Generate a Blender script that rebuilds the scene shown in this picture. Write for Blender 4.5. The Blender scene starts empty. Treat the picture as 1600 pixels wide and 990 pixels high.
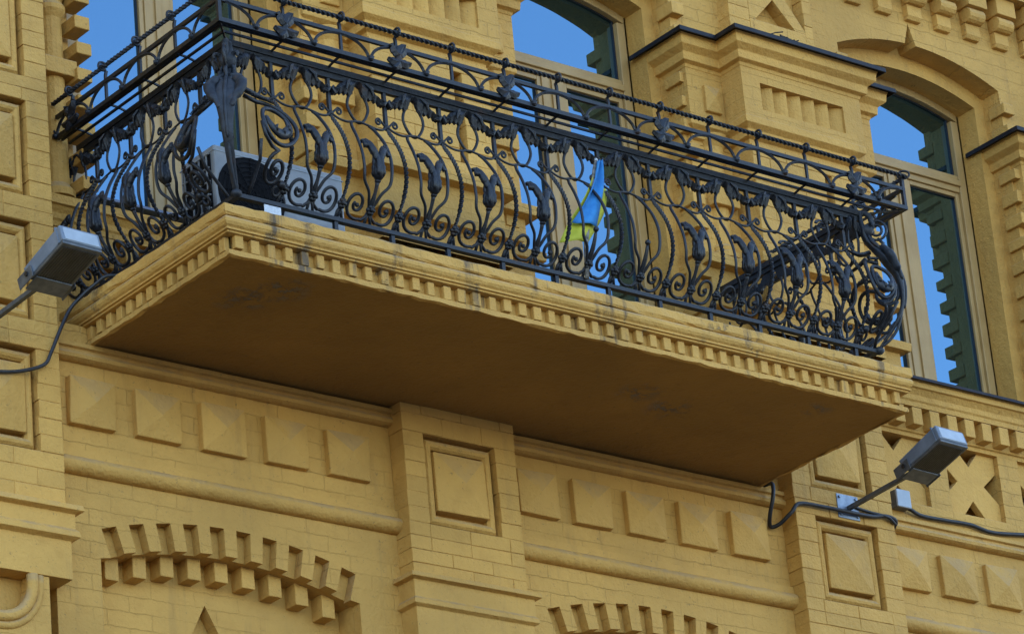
import bpy, bmesh, math, random
from mathutils import Vector, Matrix
random.seed(7)
R_ = math.radians
S = bpy.context.scene
C = S.collection

# ------------------------------------------------------------------ camera, sky, sun, exposure
cam = bpy.data.cameras.new('camera')
cam.sensor_width = 36.0
cam.lens = 36.0 * 6270.0 / 1600.0
cam.clip_end = 2000
AZ, PITCH, ROLL = R_(40.4), R_(23.3), R_(-5.45)
F = Vector((math.sin(AZ)*math.cos(PITCH), math.cos(AZ)*math.cos(PITCH), math.sin(PITCH)))
Rt = Vector((math.cos(AZ), -math.sin(AZ), 0))
Up = Rt.cross(F)
R2 = Rt*math.cos(ROLL) + Up*math.sin(ROLL)
U2 = -Rt*math.sin(ROLL) + Up*math.cos(ROLL)
CAM = Vector((-10.465, -15.569, -8.395))
co = bpy.data.objects.new('camera', cam)
m = Matrix.Identity(4)
for i in range(3):
    m[i][0] = R2[i]; m[i][1] = U2[i]; m[i][2] = -F[i]; m[i][3] = CAM[i]
co.matrix_world = m
C.objects.link(co)
S.camera = co

SUN_EL, SUN_AZ = R_(44), R_(28)          # the sun stands behind the building: the facade is in open shade
W = bpy.data.worlds.new('World'); S.world = W; W.use_nodes = True
nt = W.node_tree
sky = nt.nodes.new('ShaderNodeTexSky'); sky.sky_type = 'NISHITA'; sky.sun_disc = False
sky.sun_elevation = SUN_EL; sky.sun_rotation = SUN_AZ
sky.air_density = 1.0; sky.dust_density = 0.6; sky.ozone_density = 1.6
nt.links.new(sky.outputs[0], nt.nodes['Background'].inputs[0])
nt.nodes['Background'].inputs[1].default_value = 0.13
sun = bpy.data.lights.new('sun', 'SUN'); sun.energy = 3.0; sun.angle = R_(0.5); sun.color = (1, .95, .87)
so = bpy.data.objects.new('sun', sun); C.objects.link(so)
sd = Vector((math.sin(SUN_AZ)*math.cos(SUN_EL), math.cos(SUN_AZ)*math.cos(SUN_EL), math.sin(SUN_EL)))
so.rotation_euler = sd.to_track_quat('Z', 'Y').to_euler()
S.view_settings.view_transform = 'Standard'
S.view_settings.look = 'None'
S.view_settings.gamma = 1.0
S.view_settings.use_curve_mapping = False
S.view_settings.exposure = 2.4
S.render.engine = 'CYCLES'
S.cycles.max_bounces = 6
S.cycles.diffuse_bounces = 3

# ------------------------------------------------------------------ materials
def mat(name, col, rough=.6, metal=0, spec=.5):
    M = bpy.data.materials.new(name); M.use_nodes = True
    b = M.node_tree.nodes['Principled BSDF']
    b.inputs['Base Color'].default_value = (*col, 1)
    b.inputs['Roughness'].default_value = rough
    b.inputs['Metallic'].default_value = metal
    b.inputs['Specular IOR Level'].default_value = spec
    return M

class NT:
    def __init__(s, M):
        s.t = M.node_tree; s.b = s.t.nodes['Principled BSDF']
    def n(s, typ, **kw):
        o = s.t.nodes.new(typ)
        for k, v in kw.items(): setattr(o, k, v)
        return o
    def l(s, a, b): s.t.links.new(a, b)
    def noise(s, vec, scale, detail=4, rough=.6):
        o = s.n('ShaderNodeTexNoise'); o.inputs['Scale'].default_value = scale
        o.inputs['Detail'].default_value = detail; o.inputs['Roughness'].default_value = rough
        s.l(vec, o.inputs['Vector']); return o.outputs['Fac']
    def ramp(s, f, a, b, ca=(0, 0, 0), cb=(1, 1, 1)):
        o = s.n('ShaderNodeValToRGB'); e = o.color_ramp.elements
        e[0].position = a; e[1].position = b
        e[0].color = (*ca, 1); e[1].color = (*cb, 1)
        s.l(f, o.inputs[0]); return o.outputs[0]
    def mix(s, f, a, b, mode='MIX'):
        o = s.n('ShaderNodeMix', data_type='RGBA', blend_type=mode)
        for sock, v in ((o.inputs[0], f), (o.inputs[6], a), (o.inputs[7], b)):
            if isinstance(v, (int, float)): sock.default_value = v
            elif isinstance(v, tuple): sock.default_value = (*v, 1)
            else: s.l(v, sock)
        return o.outputs[2]
    def math(s, op, a, b=0.0):
        o = s.n('ShaderNodeMath', operation=op)
        for sock, v in ((o.inputs[0], a), (o.inputs[1], b)):
            if isinstance(v, (int, float)): sock.default_value = v
            else: s.l(v, sock)
        return o.outputs[0]

def paint(name, base=(.53, .294, .070), courses=False, peel=0.0, streak=0.0, rough=.72, spots=None):
    M = mat(name, base, rough, 0, .25); N = NT(M)
    geo = N.n('ShaderNodeNewGeometry'); P = geo.outputs['Position']
    obj = N.n('ShaderNodeObjectInfo')
    big = N.noise(P, 1.3, 2); med = N.noise(P, 9, 3); fine = N.noise(P, 70, 2, .7)
    col = N.mix(N.ramp(big, .35, .68), tuple(c*.88 for c in base), tuple(min(1, c*1.10) for c in base))
    col = N.mix(N.math('MULTIPLY', N.ramp(med, .50, .72), .28), col, (base[0]*.72, base[1]*.66, base[2]*.6))
    # each brick or block took the paint a little differently
    rnd = N.n('ShaderNodeMapRange'); rnd.inputs['To Min'].default_value = .93; rnd.inputs['To Max'].default_value = 1.06
    N.l(obj.outputs['Random'], rnd.inputs['Value'])
    v = N.n('ShaderNodeHueSaturation'); N.l(col, v.inputs['Color']); N.l(rnd.outputs[0], v.inputs['Value']); col = v.outputs[0]
    # settled grey dust on ledges and slopes that face up
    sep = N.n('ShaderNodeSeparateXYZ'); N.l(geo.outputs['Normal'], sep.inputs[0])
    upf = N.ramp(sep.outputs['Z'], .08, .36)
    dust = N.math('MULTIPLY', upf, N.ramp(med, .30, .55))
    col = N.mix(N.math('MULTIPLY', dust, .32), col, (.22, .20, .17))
    # dark specks, chips and soot
    sp = N.ramp(N.noise(P, 38, 3, .75), .64, .72)
    col = N.mix(N.math('MULTIPLY', sp, .55), col, (.10, .07, .04))
    if streak:
        mp = N.n('ShaderNodeMapping'); mp.inputs['Scale'].default_value = (9, 9, .8); N.l(P, mp.inputs[0])
        st = N.ramp(N.noise(mp.outputs[0], 1.0, 4, .7), .55, .66)
        bl = N.ramp(N.noise(P, 3.4, 3), .42, .56)
        col = N.mix(N.math('MULTIPLY', N.math('MULTIPLY', st, bl), streak), col, (.045, .045, .045))
    if peel:
        a = N.ramp(N.noise(P, 2.3, 2), .61, .68); b2 = N.ramp(N.noise(P, 13, 5, .8), .53, .58)
        if spots:          # places where the coat has come off
            a = None
            for sx_, sy_, sr_ in spots:
                dd = N.n('ShaderNodeVectorMath', operation='DISTANCE'); N.l(P, dd.inputs[0]); dd.inputs[1].default_value = (sx_, sy_, -.26)
                q_ = N.ramp(N.math('ADD', dd.outputs['Value'], N.math('MULTIPLY', med, .12)), sr_*.6, sr_+.1, (1, 1, 1), (0, 0, 0))
                a = q_ if a is None else N.math('MAXIMUM', a, q_)
            b2 = N.ramp(N.noise(P, 11, 5, .8), .50, .56)
        pf = N.math('MULTIPLY', a, b2)
        col = N.mix(N.math('MULTIPLY', pf, peel), col, (.15, .14, .125))
    N.l(col, N.b.inputs['Base Color'])
    h = N.math('ADD', N.math('MULTIPLY', fine, .40), N.math('ADD', N.math('MULTIPLY', med, .9), N.math('MULTIPLY', N.noise(P, 26, 2), .75)))
    if peel: h = N.math('SUBTRACT', h, N.math('MULTIPLY', pf, 1.6))
    if courses:
        sx = N.n('ShaderNodeSeparateXYZ'); N.l(P, sx.inputs[0])
        cx = N.n('ShaderNodeCombineXYZ'); wob = N.math('MULTIPLY', med, .03)
        N.l(N.math('ADD', N.math('ADD', sx.outputs['X'], sx.outputs['Y']), wob), cx.inputs[0]); N.l(N.math('ADD', sx.outputs['Z'], wob), cx.inputs[1])
        bt = N.n('ShaderNodeTexBrick'); N.l(cx.outputs[0], bt.inputs['Vector'])
        bt.inputs['Scale'].default_value = 1; bt.inputs['Brick Width'].default_value = .27; bt.inputs['Row Height'].default_value = .087
        bt.inputs['Mortar Size'].default_value = .0035; bt.inputs['Mortar Smooth'].default_value = .6
        jf = N.math('MULTIPLY', bt.outputs['Fac'], N.ramp(big, .38, .62))
        h = N.math('SUBTRACT', h, N.math('MULTIPLY', jf, .55))
        col = N.mix(N.math('MULTIPLY', jf, .16), col, (.16, .085, .02))
        N.l(col, N.b.inputs['Base Color'])
    bp = N.n('ShaderNodeBump'); bp.inputs['Strength'].default_value = .75; bp.inputs['Distance'].default_value = .012
    N.l(h, bp.inputs['Height']); N.l(bp.outputs[0], N.b.inputs['Normal'])
    return M

def noisy(name, ca, cb, scale, rough=.5, metal=0, bump=.3, spec=.5, r2=None):
    M = mat(name, ca, rough, metal, spec); N = NT(M)
    P = N.n('ShaderNodeNewGeometry').outputs['Position']
    f = N.noise(P, scale, 3)
    N.l(N.mix(N.ramp(f, .38, .66), ca, cb), N.b.inputs['Base Color'])
    if r2 is not None:
        mr = N.n('ShaderNodeMapRange'); mr.inputs['To Min'].default_value = rough; mr.inputs['To Max'].default_value = r2
        N.l(f, mr.inputs['Value']); N.l(mr.outputs[0], N.b.inputs['Roughness'])
    bp = N.n('ShaderNodeBump'); bp.inputs['Strength'].default_value = bump; bp.inputs['Distance'].default_value = .004
    N.l(N.noise(P, scale*3, 2), bp.inputs['Height']); N.l(bp.outputs[0], N.b.inputs['Normal'])
    return M

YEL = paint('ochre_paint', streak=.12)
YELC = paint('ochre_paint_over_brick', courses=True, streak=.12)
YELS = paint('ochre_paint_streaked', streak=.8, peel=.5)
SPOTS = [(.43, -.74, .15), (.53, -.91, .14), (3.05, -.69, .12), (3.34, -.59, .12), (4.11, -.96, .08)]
SOF = paint('soffit_paint_shaded', base=(.295, .152, .033), peel=.85, spots=SPOTS)  # ochre wall paint turned darker and browner, underside shade put into the colour
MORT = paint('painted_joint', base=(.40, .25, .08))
IRON = noisy('wrought_iron', (.0032, .004, .006), (.010, .0125, .018), 26, .33, 0, .5, .42, .58)
IRON2 = noisy('weathered_iron', (.006, .008, .012), (.028, .035, .047), 17, .45, 0, .6, .4, .7)
FLASH = noisy('dark_flashing', (.007, .006, .007), (.017, .014, .015), 12, .5, 0, .2, .25)
FRAME = noisy('tan_window_frame', (.33, .20, .066), (.39, .245, .088), 5, .5, 0, .15)
LAMP = noisy('grey_lamp_enamel', (.13, .16, .20), (.18, .21, .255), 14, .45, 0, .12)
LAMPD = noisy('lamp_lens', (.022, .022, .022), (.04, .04, .04), 20, .35, 0, .1)
STEEL = noisy('galvanised_steel', (.17, .20, .25), (.26, .30, .35), 22, .42, .5, .15)
ARM = noisy('grey_arm', (.08, .085, .09), (.125, .13, .135), 22, .45, .3, .15)
CABLE = noisy('black_cable', (.008, .008, .010), (.02, .02, .022), 30, .5, 0, .2)
ACW = noisy('white_casing', (.24, .25, .26), (.30, .31, .32), 8, .45, 0, .05)
ACG = noisy('dark_grille', (.003, .003, .004), (.007, .007, .009), 20, .6, 0, .1, .12)
GREYP = noisy('light_grey_plastic', (.30, .34, .38), (.37, .41, .45), 12, .45, 0, .08)
BLUE = noisy('flag_blue', (.016, .16, .42), (.03, .22, .50), 14, .75, 0, .2)
YLW = noisy('flag_yellow', (.44, .44, .025), (.54, .52, .04), 14, .75, 0, .2)
WOOD = noisy('old_stick', (.10, .09, .075), (.28, .26, .23), 40, .8, 0, .3)
PAPER = noisy('white_sheet', (.40, .43, .47), (.52, .55, .59), 60, .7, 0, .05)
MINT = noisy('green_strip', (.16, .34, .26), (.22, .42, .33), 20, .6, 0, .1)
SILL = noisy('blue_grey_sill', (.08, .10, .15), (.13, .16, .22), 12, .45, 0, .1)
GROUND = noisy('asphalt', (.038, .038, .04), (.055, .053, .05), 3, .9, 0, .4)
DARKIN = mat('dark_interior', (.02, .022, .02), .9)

GLASS = bpy.data.materials.new('window_glass'); GLASS.use_nodes = True
g = GLASS.node_tree; g.nodes.clear()
out = g.nodes.new('ShaderNodeOutputMaterial'); mx = g.nodes.new('ShaderNodeMixShader')
di = g.nodes.new('ShaderNodeBsdfDiffuse'); di.inputs[0].default_value = (.010, .016, .013, 1)
gl = g.nodes.new('ShaderNodeBsdfGlossy'); gl.inputs['Color'].default_value = (.37, .70, 1.0, 1); gl.inputs['Roughness'].default_value = 0.0
nz = g.nodes.new('ShaderNodeTexNoise'); nz.inputs['Scale'].default_value = 1.6
bmpn = g.nodes.new('ShaderNodeBump'); bmpn.inputs['Strength'].default_value = .30; bmpn.inputs['Distance'].default_value = .004
gp = g.nodes.new('ShaderNodeNewGeometry')
g.links.new(gp.outputs['Position'], nz.inputs['Vector']); g.links.new(nz.outputs['Fac'], bmpn.inputs['Height'])
g.links.new(bmpn.outputs[0], gl.inputs['Normal'])
mx.inputs[0].default_value = .31
g.links.new(di.outputs[0], mx.inputs[1]); g.links.new(gl.outputs[0], mx.inputs[2]); g.links.new(mx.outputs[0], out.inputs[0])

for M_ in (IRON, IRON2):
    N = NT(M_); src = N.b.inputs['Base Color'].links[0].from_socket
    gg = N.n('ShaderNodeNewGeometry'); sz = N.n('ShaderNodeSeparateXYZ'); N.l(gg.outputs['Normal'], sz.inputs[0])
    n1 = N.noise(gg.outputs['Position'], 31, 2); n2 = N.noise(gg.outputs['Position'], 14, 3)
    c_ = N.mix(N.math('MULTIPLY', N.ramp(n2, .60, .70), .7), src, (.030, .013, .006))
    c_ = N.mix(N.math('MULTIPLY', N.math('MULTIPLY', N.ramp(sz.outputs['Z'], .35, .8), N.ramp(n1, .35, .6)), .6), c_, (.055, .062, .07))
    N.l(c_, N.b.inputs['Base Color'])

# ------------------------------------------------------------------ mesh helpers
class MB:
    def __init__(s): s.v = []; s.f = []
    def add(s, vs, fs):
        o = len(s.v); s.v += [tuple(p) for p in vs]; s.f += [tuple(i+o for i in q) for q in fs]; return s
    def box(s, x0, x1, y0, y1, z0, z1):
        return s.add([(x0,y0,z0),(x1,y0,z0),(x1,y1,z0),(x0,y1,z0),(x0,y0,z1),(x1,y0,z1),(x1,y1,z1),(x0,y1,z1)],
                     [(0,3,2,1),(4,5,6,7),(0,1,5,4),(1,2,6,5),(2,3,7,6),(3,0,4,7)])
    def hexa(s, b, t):   # bottom quad, top quad
        return s.add(list(b)+list(t), [(0,3,2,1),(4,5,6,7),(0,1,5,4),(1,2,6,5),(2,3,7,6),(3,0,4,7)])
    def prism(s, poly, y0, y1):      # polygon in XZ, extruded along Y
        n = len(poly)
        vs = [(x, y0, z) for x, z in poly] + [(x, y1, z) for x, z in poly]
        fs = [tuple(range(n)), tuple(range(2*n-1, n-1, -1))] + [(i, i+n, (i+1) % n + n, (i+1) % n) for i in range(n)]
        return s.add(vs, fs)
    def sweep(s, path, prof, cap=True):   # plan path [(x,y)], outward is to the right of travel; profile [(out, z)]
        n = len(path); rings = []
        for i in range(n):
            p = Vector(path[i])
            d0 = (p - Vector(path[i-1])).normalized() if i else None
            d1 = (Vector(path[i+1]) - p).normalized() if i < n-1 else None
            if d0 is None: d0 = d1
            if d1 is None: d1 = d0
            n0 = Vector((d0.y, -d0.x)); n1 = Vector((d1.y, -d1.x))
            b = n0 + n1; b = b / max(1e-6, b.dot(n0))
            rings.append([(p.x+b.x*o, p.y+b.y*o, z) for o, z in prof])
        k = len(prof); fs = []
        for i in range(n-1):
            for j in range(k-1):
                fs.append((i*k+j, (i+1)*k+j, (i+1)*k+j+1, i*k+j+1))
        if cap: fs += [tuple(range(k)), tuple(range(n*k-1, (n-1)*k-1, -1))]
        return s.add([q for r in rings for q in r], fs)
    def tube(s, pts, r, n=8, twist=0.0, flat=None, closed=False, up=None):
        pts = [Vector(p) for p in pts]; L = len(pts)
        rr = r if isinstance(r, (list, tuple)) else [r]*L
        T = []
        for i in range(L):
            a = pts[i-1] if i or closed else pts[i]; b = pts[(i+1) % L] if i < L-1 or closed else pts[i]
            T.append((b-a).normalized())
        nrm = Vector(up) if up else Vector((0, -1, 0))
        if abs(nrm.dot(T[0])) > .95: nrm = Vector((1, 0, 0))
        vs = []; ang = 0
        for i in range(L):
            nrm = (nrm - T[i]*nrm.dot(T[i])).normalized(); bn = T[i].cross(nrm)
            if i: ang += twist*(pts[i]-pts[i-1]).length
            fl = flat if flat else 1.0
            for k in range(n):
                a = 2*math.pi*k/n + ang + (math.pi/4 if n == 4 else 0)
                vs.append(pts[i] + (nrm*math.cos(a)*fl + bn*math.sin(a))*rr[i])
        fs = []
        for i in range(L if closed else L-1):
            j = (i+1) % L
            for k in range(n):
                fs.append((i*n+k, i*n+(k+1) % n, j*n+(k+1) % n, j*n+k))
        if not closed: fs += [tuple(range(n-1, -1, -1)), tuple((L-1)*n+k for k in range(n))]
        return s.add(vs, fs)
    def ball(s, c, r, n=8, sz=1.0):
        c = Vector(c); vs = []; fs = []; m_ = 5
        for i in range(m_+1):
            th = math.pi*i/m_
            for k in range(n):
                a = 2*math.pi*k/n
                vs.append(c + Vector((math.sin(th)*math.cos(a)*r, math.sin(th)*math.sin(a)*r, math.cos(th)*r*sz)))
        for i in range(m_):
            for k in range(n): fs.append((i*n+k, (i+1)*n+k, (i+1)*n+(k+1) % n, i*n+(k+1) % n))
        return s.add(vs, fs)
    def lathe(s, c, prof, n=16):          # prof [(r,z)]
        x, y = c; vs = []; fs = []
        for r, z in prof:
            for k in range(n):
                a = 2*math.pi*k/n; vs.append((x+r*math.cos(a), y+r*math.sin(a), z))
        for i in range(len(prof)-1):
            for k in range(n): fs.append((i*n+k, i*n+(k+1) % n, (i+1)*n+(k+1) % n, (i+1)*n+k))
        fs += [tuple(range(n-1, -1, -1)), tuple((len(prof)-1)*n+k for k in range(n))]
        return s.add(vs, fs)
    def mesh(s, name, material, smooth=False):
        me = bpy.data.meshes.new(name); me.from_pydata(s.v, [], s.f); me.update()
        bm = bmesh.new(); bm.from_mesh(me); bmesh.ops.recalc_face_normals(bm, faces=bm.faces); bm.to_mesh(me); bm.free()
        if smooth:
            me.shade_smooth()
            if smooth == 'edges': me.set_sharp_from_angle(angle=R_(32))
        me.materials.append(material); return me
    def build(s, name, material, parent=None, smooth=False, bevel=0.0, seg=2):
        return link(name, s.mesh(name, material, smooth), parent, bevel=bevel, seg=seg)

def link(name, me, parent=None, loc=None, rz=0.0, scale=None, bevel=0.0, seg=2):
    o = bpy.data.objects.new(name, me); C.objects.link(o)
    if parent: o.parent = parent
    if loc: o.location = loc
    o.rotation_euler[2] = rz
    if scale: o.scale = scale
    if bevel:
        b = o.modifiers.new('bevel', 'BEVEL'); b.width = bevel; b.segments = seg; b.limit_method = 'ANGLE'; b.angle_limit = R_(35)
    return o
def tag(o, label, cat, group=None, kind=None):
    o['label'] = label; o['category'] = cat
    if group: o['group'] = group
    if kind: o['kind'] = kind
    return o
def thing(name, label, cat, loc=(0, 0, 0), group=None):
    o = bpy.data.objects.new(name, None); C.objects.link(o); o.location = loc; o.empty_display_size = .1
    return tag(o, label, cat, group)
def part(name, parent):
    o = bpy.data.objects.new(name, None); C.objects.link(o); o.parent = parent; o.empty_display_size = .05
    return o
def project(p):
    d = Vector(p) - CAM; z = d.dot(F)
    return 800 + 6270*d.dot(R2)/z, 495 - 6270*d.dot(U2)/z

# ------------------------------------------------------------------ ground
gm = MB().add([(-600, -600, -10), (600, -600, -10), (600, 600, -10), (-600, 600, -10)], [(0, 1, 2, 3)])
go = gm.build('ground', GROUND); go['kind'] = 'structure'; go['label'] = 'dark asphalt street below the facade'

# ------------------------------------------------------------------ the building
BLD = thing('brick_building', 'ochre painted brick building facade with arched windows and panelled pilasters', 'building', (0, 0, 0))
P = 2.84
WC = [.82, .82+2.825, .82+2*2.825]       # window centres
PC = [2.33, 2.33+P, 2.33+2*P]             # pier centres
BAY = .12                                 # face of the lower bays
bricks = []                               # (parent, x0,x1,y0,y1,z0,z1)
COURSE, BL = .087, .27

def subtract(x0, x1, holes):
    segs = [(x0, x1)]
    for a, b in holes:
        new = []
        for s, e in segs:
            if b <= s or a >= e: new.append((s, e)); continue
            if a > s: new.append((s, a))
            if b < e: new.append((b, e))
        segs = new
    return segs
def brick_field(parent, x0, x1, z0, z1, y, depth, holes=(), backing=True):
    """courses of single bricks, clipped round panel openings; a thin backing stands in the joints"""
    mb = MB()
    cuts = sorted({z0, z1} | {z for h in holes for z in h[2:] if z0 < z < z1})
    for a, b in zip(cuts, cuts[1:]):
        hs = [(h[0], h[1]) for h in holes if h[2] < b-1e-5 and h[3] > a+1e-5]
        for s, e in subtract(x0, x1, hs): mb.box(s+.003, e-.003, y+.0038, y+depth, a, b)
        n = max(1, round((b-a)/COURSE)); ch = (b-a)/n
        for i in range(n):
            za, zb = a+i*ch, a+(i+1)*ch
            row = round(za/COURSE)
            for s, e in subtract(x0, x1, hs):
                st = s - (.0 if row % 2 else BL/2); x = st
                xs = [s]
                while x < e:
                    x += BL
                    if x > s+.05 and x < e-.05: xs.append(x)
                xs.append(e)
                for p, q in zip(xs, xs[1:]):
                    j = random.uniform(-.0026, .0018)
                    ex = random.uniform(.0006, .0019); ez = random.uniform(.0006, .0020)
                    bricks.append((parent, p+ex-(.004 if p == s and random.random() < .5 else 0), q-ex, y+j, y+depth-.01, za+ez, zb-ez))
    if backing: mb.build('joint_backing', YEL, parent)

def panel(parent, xc, z0, z1, y, w=.49, rise=.035):
    """sunk panel: rounded frame inside the opening, diamond-point block inside the frame"""
    x0, x1 = xc-w/2, xc+w/2
    MB().box(x0-.01, x1+.01, y+.075, y+.115, z0-.01, z1+.01).build('panel_bed', YEL, parent)
    a = .018; t = .052
    pr = [(0, y+.08), (0, y+.035), (.012, y+.022), (.026, y+.018), (.04, y+.024), (t, y+.04), (t, y+.08)]
    fr = MB(); rings = []
    for (sx, sz) in ((0, 0), (1, 0), (1, 1), (0, 1)):
        ring = []
        for o, yy in pr:
            ring.append((x0+a+o if sx == 0 else x1-a-o, yy, z0+a+o if sz == 0 else z1-a-o))
        rings.append(ring)
    k = len(pr)
    vs = [q for r in rings for q in r]; fs = []
    for i in range(4):
        j = (i+1) % 4
        for q in range(k-1): fs.append((i*k+q, j*k+q, j*k+q+1, i*k+q+1))
    fr.add(vs, fs).build('panel_frame', YEL, parent, smooth=False)
    g_ = a+t+.002
    point_block(parent, x0+g_, x1-g_, z0+g_+.02, z1-g_-.02, y+.012, y+.08, rise)

def point_block(parent, x0, x1, z0, z1, y, yb, rise, name='diamond_point_block', material=None):
    j = lambda: random.uniform(-.005, .005)
    xm, zm = (x0+x1)/2+j()*2, (z0+z1)/2+j()*2
    vs = [(x0, yb, z0), (x1, yb, z0), (x1, yb, z1), (x0, yb, z1),
          (x0+j(), y+j(), z0+j()), (x1+j(), y+j(), z0+j()), (x1+j(), y+j(), z1+j()), (x0+j(), y+j(), z1+j()), (xm, y-rise, zm)]
    fs = [(0, 1, 5, 4), (1, 2, 6, 5), (2, 3, 7, 6), (3, 0, 4, 7), (4, 5, 8), (5, 6, 8), (6, 7, 8), (7, 4, 8)]
    return MB().add(vs, fs).build(name, material or YEL, parent, bevel=.005)

# -- solid mass behind everything (keeps the sun off, carries the wall down to the street)
core = MB()
core.box(-9, 16, .9, 14, -10, 20)
core.box(-9, 16, .43, .9, -10, .30)
core.box(-9, 16, .42, .9, 3.25, 20)
core.build('wall_core', YEL, BLD)

# -- lower bays
def arc_z(x, xc, half, rise, zs):
    Rr = (half*half+rise*rise)/(2*rise)
    return zs + rise - Rr + math.sqrt(max(0, Rr*Rr-(x-xc)**2))
def lower_bay(xc, x0, x1, lattice=False, npyr=5, px0=None, step=.39):
    b = part('lower_bay', BLD)
    top = .32
    # front plate above the toothed arch, cut by slots
    half, rise = .80, .125
    zs_t, zs_b = -1.245, -1.395           # slot tops / tooth bottoms at the springing
    pl = MB()
    sp, sw = .1655, .088
    n = 10
    edges = []
    for i in range(n):
        c = xc + (i-(n-1)/2)*sp
        edges.append((c-sw/2, c+sw/2))
    Rr = (half*half+rise*rise)/(2*rise)
    zt = lambda x: arc_z(x, xc, half, rise, zs_t)
    zb = lambda x: arc_z(x, xc, half, rise, zs_b)
    xs = [x0] + [e for ed in edges for e in ed] + [x1]
    zmid = -.99
    for i in range(len(xs)-1):
        a, c = xs[i], xs[i+1]
        slot = i % 2 == 1
        if i == 0 or i == len(xs)-2: continue
        za, zc = zt(a), zt(c)
        pl.prism([(a, za), (c, zc), (c, zmid), (a, zmid)], BAY, BAY+.06)
        if not slot:       # a radial tooth
            la = -(a-xc)/Rr*.155; lc = -(c-xc)/Rr*.155
            pl.prism([(a+la, zb(a+la)), (c+lc, zb(c+lc)), (c, zc), (a, za)], BAY, BAY+.06)
    xl, xr = xs[1], xs[-2]
    la = -(xl-xc)/Rr*.155
    pl.prism([(x0, -3.2), (xl+la-.06, -3.2), (xl+la-.06, zb(xl)-.01), (xl+la, zb(xl)), (xl, zt(xl)), (xl, zmid), (x0, zmid)], BAY, BAY+.06)
    pl.prism([(xr-la, zb(xr)), (xr-la+.06, zb(xr)-.01), (xr-la+.06, -3.2), (x1, -3.2), (x1, zmid), (xr, zmid), (xr, zt(xr))], BAY, BAY+.06)
    pl.build('arch_face', YELC, b)
    # second ring behind the slots, the blind field below
    r2 = MB(); m_ = 24
    xa, xb = xl+la-.06, xr-la+.06
    for i in range(m_):
        a = xa+(xb-xa)*i/m_; c = xa+(xb-xa)*(i+1)/m_
        r2.prism([(a, zb(a)+.004), (c, zb(c)+.004), (c, zmid), (a, zmid)], BAY+.062, BAY+.193)
    r2.build('arch_ring', YEL, b)
    tc, t0 = xc-.05, -1.475
    fa, fb_ = BAY+.195, BAY+.27
    MB().prism([(x0, -3.2), (tc, -3.2), (tc, t0-.30), (tc-.16, t0-.30), (tc, t0), (tc, -.99), (x0, -.99)], fa, fb_).build('blind_field', YELC, b)
    MB().prism([(tc, -3.2), (x1, -3.2), (x1, -.99), (tc, -.99), (tc, t0), (tc+.16, t0-.30), (tc, t0-.30)], fa, fb_).build('blind_field', YELC, b)
    MB().box(x0, x1, fb_+.002, fb_+.03, -3.2, -.99).build('niche_bed', YEL, b)
    MB().box(x0, xl+la-.06, BAY+.062, BAY+.194, -3.2, -.99).build('jamb', YEL, b)
    MB().box(xr-la+.06, x1, BAY+.062, BAY+.194, -3.2, -.99).build('jamb', YEL, b)
    for i in range(9):
        c = xc + (i-4)*.168; w_ = .041; zc = zb(c)-.020
        hb = MB().box(c-w_, c+w_, BAY+.10, BAY+.20, zc-.085+random.uniform(-.006, .006), zc+.035)
        hb.build('hanging_block', YEL, b, bevel=.005)
    # field with the diamond-point blocks
    MB().box(x0, x1, BAY, BAY+.14, -.99, -.15).build('bay_field', YELC, b)
    for i in range(npyr):
        a = px0 + i*step
        point_block(b, a, a+.275, -.715, -.455, BAY-.038, BAY+.01, .036)
    rp = [(0, -.838), (.022, -.845), (.024, -.886), (.034, -.891), (.05, -.903), (.059, -.922), (.059, -.940), (.051, -.958), (.034, -.972), (.012, -.978), (0, -.978)]
    ws = [x0 + (x1-x0)*i/24 for i in range(25)]
    MB().sweep([(x, BAY+random.uniform(-.0025, .0025)) for x in ws], rp).build('roll_moulding', YEL, b, smooth='edges')
    rp2 = [(0, -.265), (.045, -.268), (.047, -.292), (.03, -.298), (.032, -.312), (.045, -.32), (.05, -.334), (.045, -.350), (.028, -.360), (.008, -.364), (0, -.364)]
    MB().sweep([(x, BAY+random.uniform(-.0025, .0025)) for x in ws], rp2).build('roll_moulding', YEL, b, smooth='edges')
    return b

lower_bay(.86, -.21, 1.945, px0=-.105, step=.402)
lower_bay(3.73, 2.715, 4.785, px0=2.79, step=.388)
lower_bay(6.60, 5.575, 7.62, px0=5.63, step=.383)

# -- lower pilasters
def cap_band(parent, x0, x1, z, y=0.0):
    pr = [(0, z+.012), (.05, z+.004), (.055, z-.022), (.022, z-.03), (.022, z-.125), (.034, z-.14), (.037, z-.165), (.012, z-.178), (.012, z-.4), (0, z-.4)]
    MB().sweep([(x0, BAY+.05), (x0, y), (x1, y), (x1, BAY+.05)], pr).build('capital_band', YEL, parent, bevel=.003)
def lower_pilaster(x0, x1, panels, ztop):
    p = part('pilaster', BLD); xc = (x0+x1)/2
    holes = [(xc-.245, xc+.245, a, b) for a, b in panels]
    brick_field(p, x0, x1, -1.24, ztop, 0, .24, holes)
    for a, b in panels: panel(p, xc, a, b, 0)
    cap_band(p, x0, x1, -1.24)
    MB().box(x0-.015, x1+.015, -.012, .25, -3.2, -1.641).build('shaft', YELC, p)
    return p
lower_pilaster(1.945, 2.715, [(-.93, -.41)], -.20)
lower_pilaster(4.785, 5.575, [(-.93, -.41), (-.235, .30)], .335)
lower_pilaster(7.62, 8.41, [(-.93, -.41), (-.235, .30)], .335)

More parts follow.
